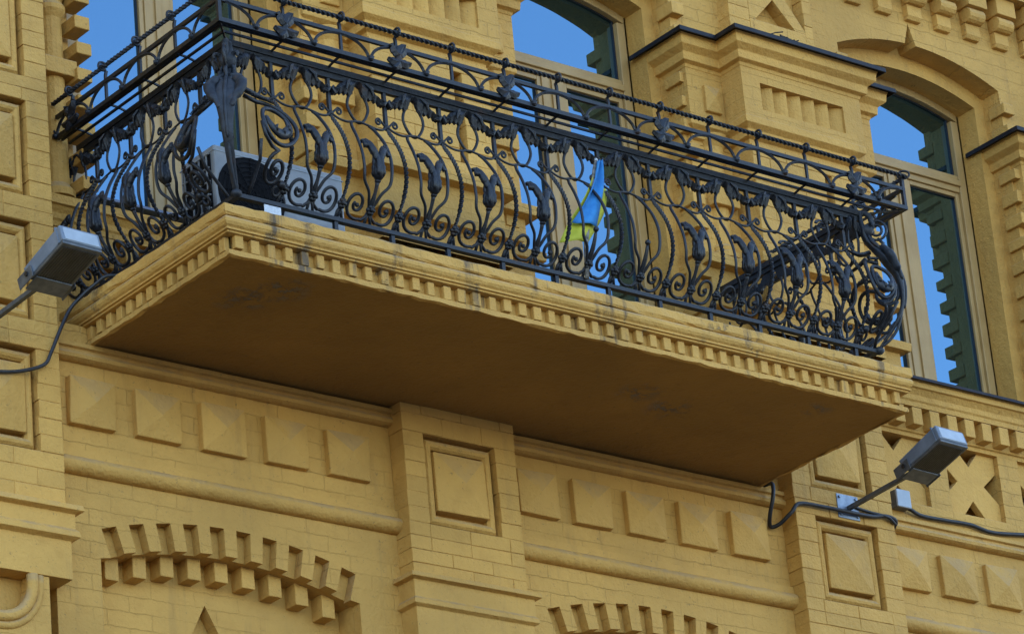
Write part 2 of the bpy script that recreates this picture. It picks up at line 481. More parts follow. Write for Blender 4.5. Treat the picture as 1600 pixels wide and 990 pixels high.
# -- broad corner pilaster at the left
LP = part('corner_pilaster', BLD)
pz = [(-.94, -.39), (-.235, .31), (.455, 1.00), (1.14, 1.69), (1.83, 2.38)]
xc = -.59
brick_field(LP, -1.45, -.21, -1.22, 3.6, 0, .34, [(xc-.245, xc+.245, a, b) for a, b in pz])
for a, b in pz: panel(LP, xc, a, b, 0)
pr = [(0, -1.21), (.06, -1.222), (.066, -1.25), (.03, -1.262), (.03, -1.34), (.044, -1.355), (.048, -1.385), (.012, -1.4), (.012, -1.60), (-.1, -1.60)]
MB().sweep([(-1.45, 0), (-.21, 0), (-.21, .2)], pr).build('capital_band', YEL, LP, bevel=.003)
MB().box(-1.45, -.33, .10, .3, -3.2, -1.602).build('pocket_bed', YEL, LP)
arc = [(-.62+.19*math.sin(t_), -1.655-.19*math.cos(t_)) for t_ in [k_*math.pi/2/10 for k_ in range(11)]]
MB().prism([(-1.45, -3.2), (-.33, -3.2), (-.33, -1.602), (-.43, -1.602)] + arc[::-1] + [(-1.45, -1.845)], .0, .105).build('shaft', YELC, LP)
for k_, (g_, yy, rr_) in enumerate(((.0, -.004, .030), (.045, .004, .022))):
    pth = [(-1.40, yy, -1.845-g_)] + [(-.62+(.19+g_)*math.sin(t_), yy, -1.655-(.19+g_)*math.cos(t_)) for t_ in [q_*math.pi/2/10 for q_ in range(11)]] + [(-.43+g_, yy, -1.606)]
    MB().tube(pth, rr_, 10).build('rounded_moulding', YEL, LP, smooth=True)

# -- string course with dentils under the windows (on every bay, breaks forward round the pilasters)
def string_course(x0, x1, first, yb=BAY):
    s = part('string_course', BLD)
    pr = [(0, .325), (.012, .33), (.012, .455), (.085, .462), (.09, .49), (.10, .50), (.105, .53), (.13, .56), (.145, .565), (.148, .60), (.15, .612), (-.3, .66)]
    MB().sweep([(x0, yb), (x1, yb)], pr).build('moulding', YEL, s)
    x = first
    while x < x1-.09:
        if x > x0:
            MB().box(x, x+.08, yb-.085, yb+.02, .345+random.uniform(-.003, .003), .458).build('dentil', YEL, s, bevel=.004)
        x += .147
    return s
string_course(-.21, 1.95, -.19, .335)
string_course(1.95, 4.79, 2.0)
sc3 = string_course(5.575, 7.62, 5.60)
fl = MB().sweep([(5.30, BAY), (7.62, BAY)], [(-.35, .668), (.165, .625), (.178, .60), (.172, .598), (.158, .614), (-.35, .655)])
fl.build('flashing', FLASH, sc3)
MB().box(1.95, 7.62, BAY+.2, .9, .30, .66).build('wall_below_windows', YELC, BLD)
MB().box(-.208, 1.949, .40, .9, -.27, .66).build('wall_below_windows', YELC, BLD)
sl = MB().sweep([(.19, .30), (1.45, .30)], [(-.2, .705), (.09, .675), (.10, .655), (.085, .652), (-.2, .67)])
sl.build('window_sill', SILL, BLD)

# -- lattice panel with triangular niches in the right bay
LT = part('lattice_panel', BLD)
def lattice_cell(cx, cz=.09, h=.228, b_=.10, t_=.115):
    """square plate with a triangular opening on the middle of each side"""
    poly = []
    for k in range(4):
        c_, s_ = [(1, 0), (0, 1), (-1, 0), (0, -1)][k]
        for u, v in ((-h, -h), (-b_, -h), (0, -h+t_), (b_, -h)):
            poly.append((cx+u*c_-v*s_, cz+u*s_+v*c_))
    return MB().prism(poly, BAY+.035, BAY+.085)
for cx in (5.81, 6.44, 7.07): lattice_cell(cx).build('lattice_plate', YEL, LT, bevel=.004)
for cx in (6.125, 6.755, 7.385): MB().box(cx-.087, cx+.087, BAY+.001, BAY+.16, -.138, .3005).build('lattice_stile', YELC, LT)
MB().box(5.575, 7.62, BAY+.15, BAY+.2, -.3, .34).build('niche_bed', YELC, LT)
MB().box(5.575, 7.62, BAY+.001, BAY+.16, -.27, -.135).build('lower_border', YELC, LT, bevel=.004)
MB().box(5.575, 7.62, BAY+.001, BAY+.16, .300, .334).build('upper_border', YELC, LT)

# -- upper piers, cornices, arches, windows
UW = .12            # face of the upper wall
def pier(xc, full=True):
    p = part('window_pier', BLD); WR = .70
    yc, yw = -.14, .04; CL, CR = .53, .445
    # base
    base = [(xc-.785, .34), (xc-.785, .05), (xc-.49, .05), (xc-.49, -.10), (xc+.42, -.10), (xc+.42, .05), (xc+WR, .05), (xc+WR, .34)]
    pr = [(0, .66), (0, .80), (.05, .808), (.055, .86), (0, .885), (-.02, .89), (-.02, 1.08), (.045, 1.088), (.05, 1.145), (0, 1.168), (-.3, 1.172)]
    MB().sweep(base, pr).build('pedestal', YELC, p, bevel=.003)
    # shaft between pedestal and frieze
    brick_field(p, xc-.46, xc+.38, 1.168, 1.90, -.085, .35, [(xc+.12, xc+.18, 1.25, 1.82)])
    MB().box(xc-.782, xc+WR-.003, .105, .4, 1.168, 2.03).build('pier_wall', YELC, p)
    for sgn in (-1, 1):
        cx = xc+(-.60 if sgn < 0 else .56)
        col = [(.105, 1.17), (.105, 1.20), (.085, 1.215), (.09, 1.24), (.07, 1.26), (.07, 1.52), (.075, 1.53), (.075, 1.56), (.07, 1.57), (.07, 1.78), (.085, 1.80), (.092, 1.825), (.085, 1.85), (.075, 1.86), (.078, 1.90), (.105, 1.94), (.11, 1.975)]
        MB().lathe((cx, .13), col).build('half_column', YEL, p, smooth=False)
        MB().box(cx-.10, cx+.10, .03, .2, 1.50, 1.60).build('column_block', YEL, p, bevel=.006)
    # frieze block
    fz = [(xc-.81, .38), (xc-.81, yw), (xc-CL, yw), (xc-CL, yc), (xc+CR, yc), (xc+CR, yw), (xc+WR, yw), (xc+WR, .38)]
    low = [(-.12, 1.86), (-.07, 1.89), (-.065, 1.925), (-.035, 1.935), (-.035, 1.98), (.002, 2.005), (.003, 2.05), (-.002, 2.055)]
    MB().sweep(fz, low).build('frieze_ledge', YEL, p, bevel=.003)
    MB().box(xc-.775, xc+WR-.01, .1, .38, 1.905, 2.06).build('frieze_backing', YEL, p)
    # frieze front with a sunk fluted panel
    fx0, fx1, fz0, fz1 = xc-.385, xc+.295, 2.11, 2.29
    fb = MB()
    fb.box(xc-CL, fx0, yc, .3, 2.045, 2.385).box(fx1, xc+CR, yc, .3, 2.045, 2.385)
    fb.box(fx0, fx1, yc, .3, 2.045, fz0).box(fx0, fx1, yc, .3, fz1, 2.385)
    fb.box(fx0, fx1, yc+.105, .3, fz0, fz1)
    fb.build('frieze', YELC, p)
    MB().box(xc-.8102, xc-CL-.0005, yw-.0002, .38, 2.045, 2.385).build('frieze_wing', YELC, p)
    MB().box(xc+CR+.0005, xc+WR, yw, .38, 2.045, 2.385).build('frieze_wing', YELC, p)
    nfl = 6; wfl = (fx1-fx0)/nfl
    for i in range(nfl):      # each flute: a hollow that deepens to the left and ends in a sharp arris
        a = fx0+i*wfl; vs = []; k = 6
        prof = [(a+wfl*t_, yc+.018+.085*(1-t_)**1.5) for t_ in [j/k for j in range(k+1)]]
        for x, y in prof: vs += [(x, y, fz0), (x, y, fz1)]
        vs += [(a+wfl+.001, yc+.106, fz0), (a+wfl+.001, yc+.106, fz1)]
        MB().add(vs, [(2*j, 2*j+2, 2*j+3, 2*j+1) for j in range(k+1)]).build('flute', YEL, p)
    for sgn in (-1, 1):
        cx = xc+(-.60 if sgn < 0 else .56)
        point_block(p, cx-.09, cx+.035, 2.10, 2.28, yw-.022, yw+.02, .02)
    crn = [(-.02, 2.37), (.004, 2.375), (.010, 2.395), (.040, 2.405), (.045, 2.455), (.058, 2.465), (.085, 2.485), (.09, 2.53), (.098, 2.55), (-.25, 2.58)]
    MB().sweep(fz, crn).build('cornice', YEL, p, bevel=.003)
    fls = [(-.28, 2.63), (.118, 2.576), (.132, 2.566), (.134, 2.538), (.124, 2.536), (.116, 2.558), (-.28, 2.60)]
    MB().sweep(fz, fls).build('flashing', FLASH, p)
    # short pilaster above the cornice, with triangular sinkings
    t = part('attic_pilaster', BLD)
    ya = .02; xc -= .07
    brick_field(t, xc-.34, xc-.17, 2.56, 3.6, ya, .2, backing=True)
    brick_field(t, xc+.29, xc+.36, 2.56, 3.6, ya, .2, backing=True)
    at = MB()
    at.box(xc-.17, xc+.29, ya, .3, 2.56, 2.845)
    c0 = xc+.04
    at.prism([(xc-.17, 2.845), (c0-.165, 2.845), (c0, 3.02), (c0-.02, 3.04), (c0-.02, 3.6), (xc-.17, 3.6)], ya, .3)
    at.prism([(c0+.165, 2.845), (xc+.29, 2.845), (xc+.29, 2.86), (c0+.08, 3.08), (c0-.02, 3.04), (c0, 3.02)], ya, .3)
    at.box(xc-.17, xc+.29, ya+.085, .3, 2.845, 3.6)
    at.build('triangle_relief', YELC, t, bevel=.003)
    return p
for x in PC: pier(x)

def upper_bay(wc, i):
    b = part('arched_opening', BLD)
    top = 3.7
    def strips(mb, half, xl, xr, zs, rise, y0, y1, notch=None, zbot=.66):
        xs = [wc-half+2*half*k/28 for k in range(29)]
        zf = lambda x: arc_z(x, wc, half, rise, zs)
        if notch:
            nx, nw, nh = notch
            xs = sorted(x for x in xs if not (wc+nx-nw-.012 < x < wc+nx+nw+.012)) ; xs += [wc+nx-nw, wc+nx, wc+nx+nw, ]; xs.sort()
        for a, c in zip(xs, xs[1:]):
            za, zc = zf(a), zf(c)
            if notch:
                nx, nw, nh = notch
                if abs(a-wc-nx) < 1e-6: za = zf(a)+nh
                if abs(c-wc-nx) < 1e-6: zc = zf(c)+nh
            mb.prism([(a, za), (c, zc), (c, top), (a, top)], y0, y1)
        if not (i == 0 and y0 < .2): mb.box(xl if i else -.209, wc-half, y0 if i else .395, y1, zbot, top)
        mb.box(wc+half, xr, y0, y1, zbot, top)
    w1 = MB(); strips(w1, .71, wc-P/2+.30, wc+P/2-.15, 2.93, .15, UW, .30, notch=(-.05, .048, .15))
    w1.build('arch_wall', YELC, b)
    if i == 0:
        cx, cy = .045, .34
        col = [(.10, .66), (.10, .70), (.082, .72), (.07, .74), (.07, 1.10), (.07, 1.30), (.07, 1.43), (.065, 1.72), (.078, 1.74), (.09, 1.76), (.09, 1.785), (.08, 1.805), (.07, 1.815), (.076, 1.84), (.105, 1.88), (.115, 1.93), (.115, 2.3)]
        MB().lathe((cx, cy), col).build('half_column', YEL, b)
        MB().box(cx-.10, cx+.10, cy-.10, .40, 1.36, 1.455).build('column_block', YEL, b, bevel=.006)
    w2 = MB(); strips(w2, .625, wc-.9, wc+.9, 2.855, .12, .27, .425)
    w2.build('inner_arch', YEL, b)
    # toothed corners: every other course stands out
    for sgn in (-1, 1):
        z = .70; k = 0
        while z < 2.90:
            xx = wc+sgn*.71; dy = 0
            if i == 0 and sgn < 0: xx = wc-.622; dy = .15
            a, c = sorted((xx-sgn*.024, xx+sgn*.07))
            MB().box(a, c, UW-.055+dy+random.uniform(-.006, .006), UW+.09+dy, z+random.uniform(-.006, .006), z+.075+random.uniform(-.005, .005)).build('corner_tooth', YEL, b, bevel=.005)
            z += .158; k += 1
    # window: frame, mullion, transom, panes
    wn = part('window', BLD)
    zb_ = .70; hf = .615; fw = .062; yF, yB = .425, .52
    zf = lambda x, h, r, zs: arc_z(x, wc, h, r, zs)
    fr = MB()
    fr.box(wc-hf, wc-hf+fw, yF, yB, zb_, 2.815).box(wc+hf-fw, wc+hf, yF, yB, zb_, 2.815)
    fr.box(wc-hf+fw, wc+hf-fw, yF, yB, zb_, zb_+fw)
    m_ = 20
    for k in range(m_):
        a = wc-hf+2*hf*k/m_; c = wc-hf+2*hf*(k+1)/m_
        fr.prism([(a, zf(a, hf, .11, 2.815)-.0), (c, zf(c, hf, .11, 2.815)), (c, 3.1), (a, 3.1)], yF, yB)
    fr.build('frame', FRAME, wn, bevel=.004)
    MB().box(wc-hf+fw, wc+hf-fw, yF+.006, yB-.004, 2.30, 2.42).box(wc-hf+fw, wc+hf-fw, yF-.012, yF+.02, 2.34, 2.38).build('transom', FRAME, wn, bevel=.005)
    mu = MB().box(wc-.085, wc-.006, yF+.010, yB-.006, zb_+fw, 2.30).box(wc+.006, wc+.085, yF+.010, yB-.006, zb_+fw, 2.30).box(wc-.02, wc+.02, yF-.004, yF+.04, zb_+fw, 2.30)
    mu.build('mullion', FRAME, wn, bevel=.004)
    sf = MB()
    for a, c in ((wc-hf+fw, wc-.085), (wc+.085, wc+hf-fw)):
        q = .03
        sf.box(a, a+q, yF+.02, yB-.01, zb_+fw, 2.30).box(c-q, c, yF+.02, yB-.01, zb_+fw, 2.30)
        sf.box(a+q, c-q, yF+.02, yB-.01, zb_+fw, zb_+fw+q).box(a+q, c-q, yF+.02, yB-.01, 2.30-q, 2.30)
    sf.build('sash', FRAME, wn, bevel=.004)
    for a, c in ((wc-hf+fw+.03, wc-.115), (wc+.115, wc+hf-fw-.03)):
        MB().box(a-.004, c+.004, .472, .480, zb_+fw+.02, 2.28).build('pane', GLASS, wn)
        gk = MB(); gw = .006
        gk.box(a, a+gw, .462, .472, zb_+fw+.03, 2.27).box(c-gw, c, .462, .472, zb_+fw+.03, 2.27).box(a+gw, c-gw, .462, .472, 2.264, 2.27)
        gk.build('gasket', CABLE, wn)
    ar = [(wc-hf+fw, 2.42)] + [(wc+hf-fw, 2.42)] + [(x, zf(x, hf, .11, 2.815)-.004) for x in [wc+hf-fw-(2*(hf-fw))*k/14 for k in range(15)]]
    MB().prism(ar, .472, .480).build('pane', GLASS, wn)
    gs = [(x, .466, zf(x, hf, .11, 2.815)-.004) for x in [wc-hf+fw+2*(hf-fw)*k/14 for k in range(15)]]
    MB().tube([(wc-hf+fw+.004, .466, 2.422)]+gs+[(wc+hf-fw-.004, .466, 2.422)], .007, 4).build('gasket', CABLE, wn)
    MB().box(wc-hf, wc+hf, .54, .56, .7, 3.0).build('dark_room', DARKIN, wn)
for i, w_ in enumerate(WC[:3]): upper_bay(w_, i)
# plain wall right of the last opening
MB().box(WC[2]+P/2-.15, 12, UW, .42, .66, 3.7).build('wall_field', YELC, BLD)
MB().box(-9, -1.452, .06, .92, -10, 3.7).build('wall_field', YELC, BLD)
MB().box(8.40, 14, .05, .3, -3.2, .66).build('wall_field', YELC, BLD)

# -- corbel table under the roof
ct = part('corbel_table', BLD)
x = 4.62
cm = MB()
cm.hexa([(-.062, .09, 3.24), (.062, .09, 3.24), (.062, .22, 3.24), (-.062, .22, 3.24)], [(-.062, .075, 3.262), (.062, .075, 3.262), (.062, .22, 3.262), (-.062, .22, 3.262)])
cm.box(-.062, .062, .075, .22, 3.262, 3.345)
cm.tube([(-.070, .062, 3.393), (.070, .062, 3.393)], .052, 14)
cm.box(-.066, .066, .085, .22, 3.345, 3.44)
cm.box(-.085, .085, .0, .22, 3.44, 3.56)
cme = cm.mesh('corbel', YEL)
while x < 8.6:
    link('corbel', cme, ct, (x, 0, random.uniform(-.003, .003)), bevel=.004); x += .262
MB().box(-1.5, 12, -.04, .3, 3.56, 3.9).build('cornice_slab', YEL, ct)

# -- lay the bricks: the 300 that show largest are single bricks, the others one mass per part
def vis(b):
    _, x0, x1, y0, y1, z0, z1 = b
    px, py = project(((x0+x1)/2, y0, (z0+z1)/2))
    if not (-40 < px < 1640 and -30 < py < 1020): return -1
    d = (Vector(((x0+x1)/2, y0, (z0+z1)/2))-CAM).length
    hid = 1.0
    if .3 < (z0+z1)/2 < 2.0 and x0 > .5: hid = .55       # behind the iron railing
    if -.1 < (z0+z1)/2 < .3 and 0 < x0 < 4.6: hid = .0   # behind the balcony slab
    return (x1-x0)*(z1-z0)/d/d*hid
order = sorted(range(len(bricks)), key=lambda i: -vis(bricks[i]))
cache = {}; rest = {}
for rank, i in enumerate(order):
    p, x0, x1, y0, y1, z0, z1 = bricks[i]
    if rank < 300:
        key = (round((x1-x0)/.012), round((z1-z0)/.004), round((y1-y0)/.02))
        sx, sy, sz = x1-x0, y1-y0, z1-z0
        if key not in cache:
            q = .0026
            b = MB(); h = [(-.5*sx, 0), (.5*sx, 0)]
            # chamfered front edge
            fvs = [(-.5*sx+q, 0, -.5*sz+q), (.5*sx-q, 0, -.5*sz+q), (.5*sx-q, 0, .5*sz-q), (-.5*sx+q, 0, .5*sz-q),
                   (-.5*sx, q, -.5*sz), (.5*sx, q, -.5*sz), (.5*sx, q, .5*sz), (-.5*sx, q, .5*sz),
                   (-.5*sx, sy, -.5*sz), (.5*sx, sy, -.5*sz), (.5*sx, sy, .5*sz), (-.5*sx, sy, .5*sz)]
            b.add(fvs, [(0, 1, 2, 3)] + [(k, k+4, (k+1) % 4+4, (k+1) % 4) for k in range(4)] + [(k+4, k+8, (k+1) % 4+8, (k+1) % 4+4) for k in range(4)] + [(11, 10, 9, 8)])
            cache[key] = (b.mesh('brick', YEL), sx, sy, sz)
        me, bx_, by_, bz_ = cache[key]
        o = link('brick', me, p, ((x0+x1)/2, y0, (z0+z1)/2), 0, (sx/bx_, sy/by_, sz/bz_))
        o.rotation_euler = (random.uniform(-.014, .014), random.uniform(-.007, .007), random.uniform(-.008, .008))
    else:
        rest.setdefault(p.name, (p, MB()))[1].box(x0, x1, y0, y1, z0, z1)
for p, mb in rest.values():
    o = mb.build('brickwork', YEL, p, bevel=.0018, seg=1); o['kind'] = 'stuff'

# ------------------------------------------------------------------ the balcony slab
BAL = thing('balcony', 'long ochre balcony slab with dentil moulding and peeling soffit in shade-darkened paint', 'balcony', (0, 0, -.27))
BAL.location = (0, 0, 0)
LX, FY = 4.63, -1.2
path = [(0, .30), (0, FY), (LX, FY), (LX, .30)]
path = [(x, y) for x, y in path]
# path runs left side -> front -> right side; outward must be to the right of travel
fine = []
for (a, b) in zip(path, path[1:]):
    n = max(2, int((Vector(b)-Vector(a)).length/.06))
    for i in range(n): fine.append(tuple(Vector(a).lerp(Vector(b), i/n)))
fine.append(path[-1])
top = [(-.30, .0), (-.012, -.002), (0, -.012), (.002, -.055), (-.006, -.066), (-.016, -.068)]
tm = MB().sweep(fine, top, cap=False)
tm.v = [(x+random.uniform(-.003, .003), y+random.uniform(-.003, .003), z+random.uniform(-.005, .004)) for x, y, z in tm.v]
tm.build('top_band', YELS, BAL)
bead = [(-.02, -.066), (-.004, -.074), (.004, -.088), (.004, -.104), (-.004, -.118), (-.014, -.126), (-.016, -.131), (-.008, -.133), (-.008, -.141), (-.020, -.143), (-.020, -.153), (-.034, -.155), (-.06, -.157)]
MB().sweep(path, bead, cap=False).build('roll_and_fillets', YELS, BAL)
back = [(-.055, -.15), (-.068, -.156), (-.068, -.236), (-.030, -.240), (-.028, -.266), (-.05, -.268)]
bk = MB().sweep(fine, back, cap=False)
k = len(back)
bk.v = [(x, y, z+(random.uniform(-.007, .004) if i % k in (4, 5) else 0)) for i, (x, y, z) in enumerate(bk.v)]
bk.build('dentil_bed', YELS, BAL)
dm = MB().box(-.0235, .0235, -.032, .04, -.228, -.155).mesh('dentil', YELS)
DY = FY+.068
n = 46
for i in range(n):
    x = .068+.03 + (LX-.136-.06)*i/(n-1)
    link('dentil', dm, BAL, (x+random.uniform(-.003, .003), DY+random.uniform(-.003, .003), random.uniform(-.004, .002)), random.uniform(-.03, .03), (random.uniform(.90, 1.1), 1, random.uniform(.97, 1.03)), bevel=.004, seg=2)
nl = 14
for i in range(nl):
    y = DY+.03 + .092*i
    link('dentil', dm, BAL, (.068+random.uniform(-.003, .003), y+random.uniform(-.003, .003), random.uniform(-.004, .002)), -math.pi/2+random.uniform(-.03, .03), (random.uniform(.90, 1.1), 1, 1), bevel=.004, seg=2)
for i in range(13):
    link('dentil', dm, BAL, (LX-.068, DY+.03+.092*i, 0), math.pi/2, None, bevel=.003, seg=1)
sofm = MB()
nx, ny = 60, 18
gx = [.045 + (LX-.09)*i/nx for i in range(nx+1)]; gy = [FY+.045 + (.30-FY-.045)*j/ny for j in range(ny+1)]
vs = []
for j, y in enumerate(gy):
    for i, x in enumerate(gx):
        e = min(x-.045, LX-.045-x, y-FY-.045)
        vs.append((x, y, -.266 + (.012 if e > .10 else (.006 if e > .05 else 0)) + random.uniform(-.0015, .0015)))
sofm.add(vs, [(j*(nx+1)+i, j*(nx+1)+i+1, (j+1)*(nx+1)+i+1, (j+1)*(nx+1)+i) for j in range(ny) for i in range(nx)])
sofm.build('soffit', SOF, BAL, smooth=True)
MB().box(.08, LX-.08, FY+.08, .30, -.245, -.004).build('slab_core', YEL, BAL)

# ------------------------------------------------------------------ the iron railing
RAIL = thing('balcony_railing', 'black wrought iron balcony railing, pot-bellied, with tulips, scrolls and a planter rack', 'railing', (0, 0, 0))
RX0, RX1, RY = .15, 4.48, -1.10
SP = .357
X0P = .41
def belly(z):
    pts = [(.0, 0), (.12, .0), (.17, .026), (.25, .092), (.33, .130), (.42, .136), (.52, .108), (.60, .066), (.66, .026), (.70, .0), (1.2, 0)]
    for (a, u), (b, v) in zip(pts, pts[1:]):
        if a <= z <= b:
            t = (z-a)/(b-a); return u+(v-u)*t
    return 0
def bell(z): return (belly(z-.03)+belly(z)*2+belly(z+.03))/4
def Q(s, z, extra=0): return (s, -bell(z)-extra, z)
def zr(a, b, n): return [a+(b-a)*i/n for i in range(n+1)]
def spiral(cx, cz, r0, r1, a0, turns, n=28, sgn=1):
    out = []
    for i in range(n+1):
        t = i/n; r = r0+(r1-r0)*t**.8; a = a0+sgn*turns*2*math.pi*t
        out.append((cx+r*math.cos(a), cz+r*math.sin(a)))
    return out
def on(pts, extra=0): return [Q(s, z, extra) for s, z in pts]
BR = .0100; TH = .0062
HZ = .935
# shared meshes of one module, local x along the rail, -y outwards
m_post = MB().tube([(0, 0, .70), (0, 0, HZ)], BR*1.3, 4).mesh('post', IRON)
m_tw = MB().tube(on([(0, z) for z in zr(.12, .70, 60)]), [BR*1.25 if .26 < z < .665 else BR*1.0 for z in zr(.12, .70, 60)], 4, twist=62).mesh('twisted_bar', IRON)
def clasp_top():
    mb = MB()
    for sg in (-1, 1):
        # small curl above the clasp and the thin wave running to the oval's foot
        pts = [(0, .695), (sg*.02, .715), (sg*.04, .735)] + spiral(sg*.052, .722, .021, .006, math.pi/2+sg*.25, 1.15, 18, -sg)
        mb.tube([(s, -.006, z) for s, z in pts], TH, 6)
        wv = [(sg*.005, .70), (sg*.04, .672), (sg*.085, .664), (sg*.13, .678), (sg*.178, .690)]
        mb.tube(smooth_path([Q(s, z, .004) for s, z in wv]), TH, 6)
    mb.ball((0, -.004, .700), .019, 8, .8)
    return mb
def smooth_path(pts, n=6):
    pts = [Vector(p) for p in pts]; out = []
    for i in range(len(pts)-1):
        p0 = pts[max(0, i-1)]; p1 = pts[i]; p2 = pts[i+1]; p3 = pts[min(len(pts)-1, i+2)]
        for k in range(n):
            t = k/n
            out.append(.5*((2*p1)+(-p0+p2)*t+(2*p0-5*p1+4*p2-p3)*t*t+(-p0+3*p1-3*p2+p3)*t**3))
    out.append(pts[-1]); return out
m_ct = clasp_top().mesh('scroll_clasp', IRON, True)
def plain_bar(sg):
    c = SP/2
    pts = [(c+sg*.055, .678), (c+sg*.075, .64), (c+sg*.088, .55), (c+sg*.09, .45), (c+sg*.086, .36), (c+sg*.078, .30), (c+sg*.040, .255), (c+sg*.022, .215), (c+sg*.008, .185)]
    return MB().tube(smooth_path([Q(s, z) for s, z in pts]), BR*.86, 6).mesh('plain_bar', IRON, True)
m_pb = [plain_bar(-1), plain_bar(1)]
def oval():
    c = SP/2
    pts = []
    for i in range(25):
        a = R_(118) + R_(304)*i/24
        w_ = .066*(1.0 if math.sin(a) > 0 else 1.0); zz = .775+.088*math.sin(a)
        pts.append((c+w_*math.cos(a)*(1-.25*max(0, -math.sin(a))), -.004, zz))
    return MB().tube(pts, [TH*1.25]*25, 6).mesh('oval_ring', IRON, True)
m_ov = oval()
def leaf_plate(cl, wu, wl, thick=.012, bulge=.018, y0=-.010):
    """leaf: centre line (s,z) with upper and lower half widths, a ridge along the middle"""
    n = len(cl); vs = []
    for i in range(n):
        a = Vector(cl[max(0, i-1)]); b = Vector(cl[min(n-1, i+1)]); d = (b-a).normalized(); nn = Vector((-d.y, d.x))
        if nn.y < 0 and abs(nn.y) > .3: nn = -nn
        p = Vector(cl[i]); u = p+nn*wu[i]; l = p-nn*wl[i]
        vs += [(u.x, y0, u.y), (p.x, y0-bulge, p.y), (l.x, y0, l.y), (u.x, y0+thick, u.y), (l.x, y0+thick, l.y)]
    fs = []
    for i in range(n-1):
        o, q = i*5, i*5+5
        fs += [(o, q, q+1, o+1), (o+1, q+1, q+2, o+2), (o+3, o+4, q+4, q+3), (o, o+3, q+3, q), (o+2, q+2, q+4, o+4)]
    fs += [(0, 1, 2, 4, 3), tuple(i+(n-1)*5 for i in (3, 4, 2, 1, 0))]
    return vs, fs
def lerp_curve(pts, u):
    for (a, p), (b, q) in zip(pts, pts[1:]):
        if a <= u <= b:
            t = (u-a)/(b-a); t = t*t*(3-2*t); return p+(q-p)*t
    return pts[-1][1]
GU = [(0, .924), (.06, .922), (.10, .893), (.135, .862), (.16, .848), (.178, .850)]
GL = [(0, .898), (.016, .892), (.026, .866), (.040, .842), (.054, .826), (.066, .846), (.080, .830), (.094, .846), (.108, .828), (.122, .838), (.138, .818), (.155, .816), (.168, .820), (.178, .830)]
def leaf_half(mb, sg, c, f=lambda s, y, z: (s, y, z), wscale=1.0):
    n = 44; vs = []
    for i in range(n+1):
        u = .178*i/n; ser = .0048*abs(math.sin(i*.62))
        zu, zl = lerp_curve(GU, u)-.4*ser*(u > .08), lerp_curve(GL, u)-ser
        x = c+sg*u*wscale; zm = zu*.55+zl*.45
        rid = .007*math.sin(i*.62)
        vs += [f(x, -.010, zu), f(x, -.030-rid*.5, zm), f(x, -.014, zl), f(x, .004, zu), f(x, .004, zl)]
    fs = []
    for i in range(n):
        o, q = i*5, i*5+5
        fs += [(o, q, q+1, o+1), (o+1, q+1, q+2, o+2), (o+3, o+4, q+4, q+3), (o, o+3, q+3, q), (o+2, q+2, q+4, o+4)]
    fs += [(0, 1, 2, 4, 3), tuple(k+n*5 for k in (3, 4, 2, 1, 0))]
    mb.add(vs, fs)
def garland():
    mb = MB(); c = SP/2
    for sg in (-1, 1):
        leaf_half(mb, sg, c)
        mb.tube([(c+sg*(c-.040), -.016, .826), (c+sg*(c-.020), -.024, .818), (c+sg*(c-.008), -.026, .836), (c+sg*(c-.020), -.022, .852), (c+sg*(c-.032), -.02, .846)], [.009, .012, .010, .007, .003], 6)
        mb.tube([(c+sg*.05, -.022, .915), (c+sg*.075, -.036, .885), (c+sg*.085, -.034, .848)], [.006, .011, .004], 6)
    return mb
m_gl = garland().mesh('leaf_garland', IRON, False)
def tulip():
    mb = MB(); c = SP/2
    mb.tube([Q(c, z) for z in zr(.175, .305, 8)], [.011, .013, .014, .0125, .010, .009, .0095, .010, .012], 8)
    mb.ball(Q(c, .308, .002), .0175, 8, .7)
    zs = zr(.312, .455, 9); rs = [.015, .028, .033, .032, .030, .027, .025, .023, .020, .016]
    mb.tube([Q(c, z, .003) for z in zs], rs, 8)
    for a in range(5):                     # overlapping petals
        ang = a*2*math.pi/5+.3; ox, oy = math.cos(ang), math.sin(ang)
        pp = [Vector(Q(c, z, .003))+Vector((ox*r*.8, oy*r*.8, 0)) for z, r in zip(zs[1:], rs[1:])]
        mb.tube(pp, [.009, .013, .011, .014, .010, .013, .012, .010, .005], 6)
    for sg in (-1, 1):                     # two leafy horns that reach for the bars
        pts = [Q(c+sg*s, z, e) for s, z, e in (((.010, .42, .01), (.022, .448, .014), (.034, .472, .014), (.050, .485, .010), (.068, .482, .004), (.084, .462, 0)) if sg > 0 else ((.010, .42, .01), (.022, .455, .014), (.032, .488, .014), (.042, .515, .010), (.056, .530, .004), (.072, .522, 0)))]
        mb.tube(smooth_path(pts), [.018]*6+[.021]*6+[.020]*6+[.017]*6+[.012]*6+[.008], 6)
        for k_, (s, z) in enumerate(((.030, .495), (.048, .508), (.020, .475), (.064, .505))):
            mb.tube([Q(c+sg*s, z-.02, .01), Q(c+sg*(s+.004), z, .014), Q(c+sg*(s+.010), z+.014, .018)], [.014, .011, .005], 5)
    return mb
m_tu = tulip().mesh('tulip', IRON, True)
def stem_bud():                            # a stem that has lost its flower
    mb = MB(); c = SP/2
    mb.tube([Q(c, z) for z in zr(.175, .335, 8)], [.011, .013, .014, .013, .012, .011, .010, .009, .007], 8)
    mb.ball(Q(c, .345, .002), .016, 8)
    return mb
m_sb = stem_bud().mesh('bare_stem', IRON, True)
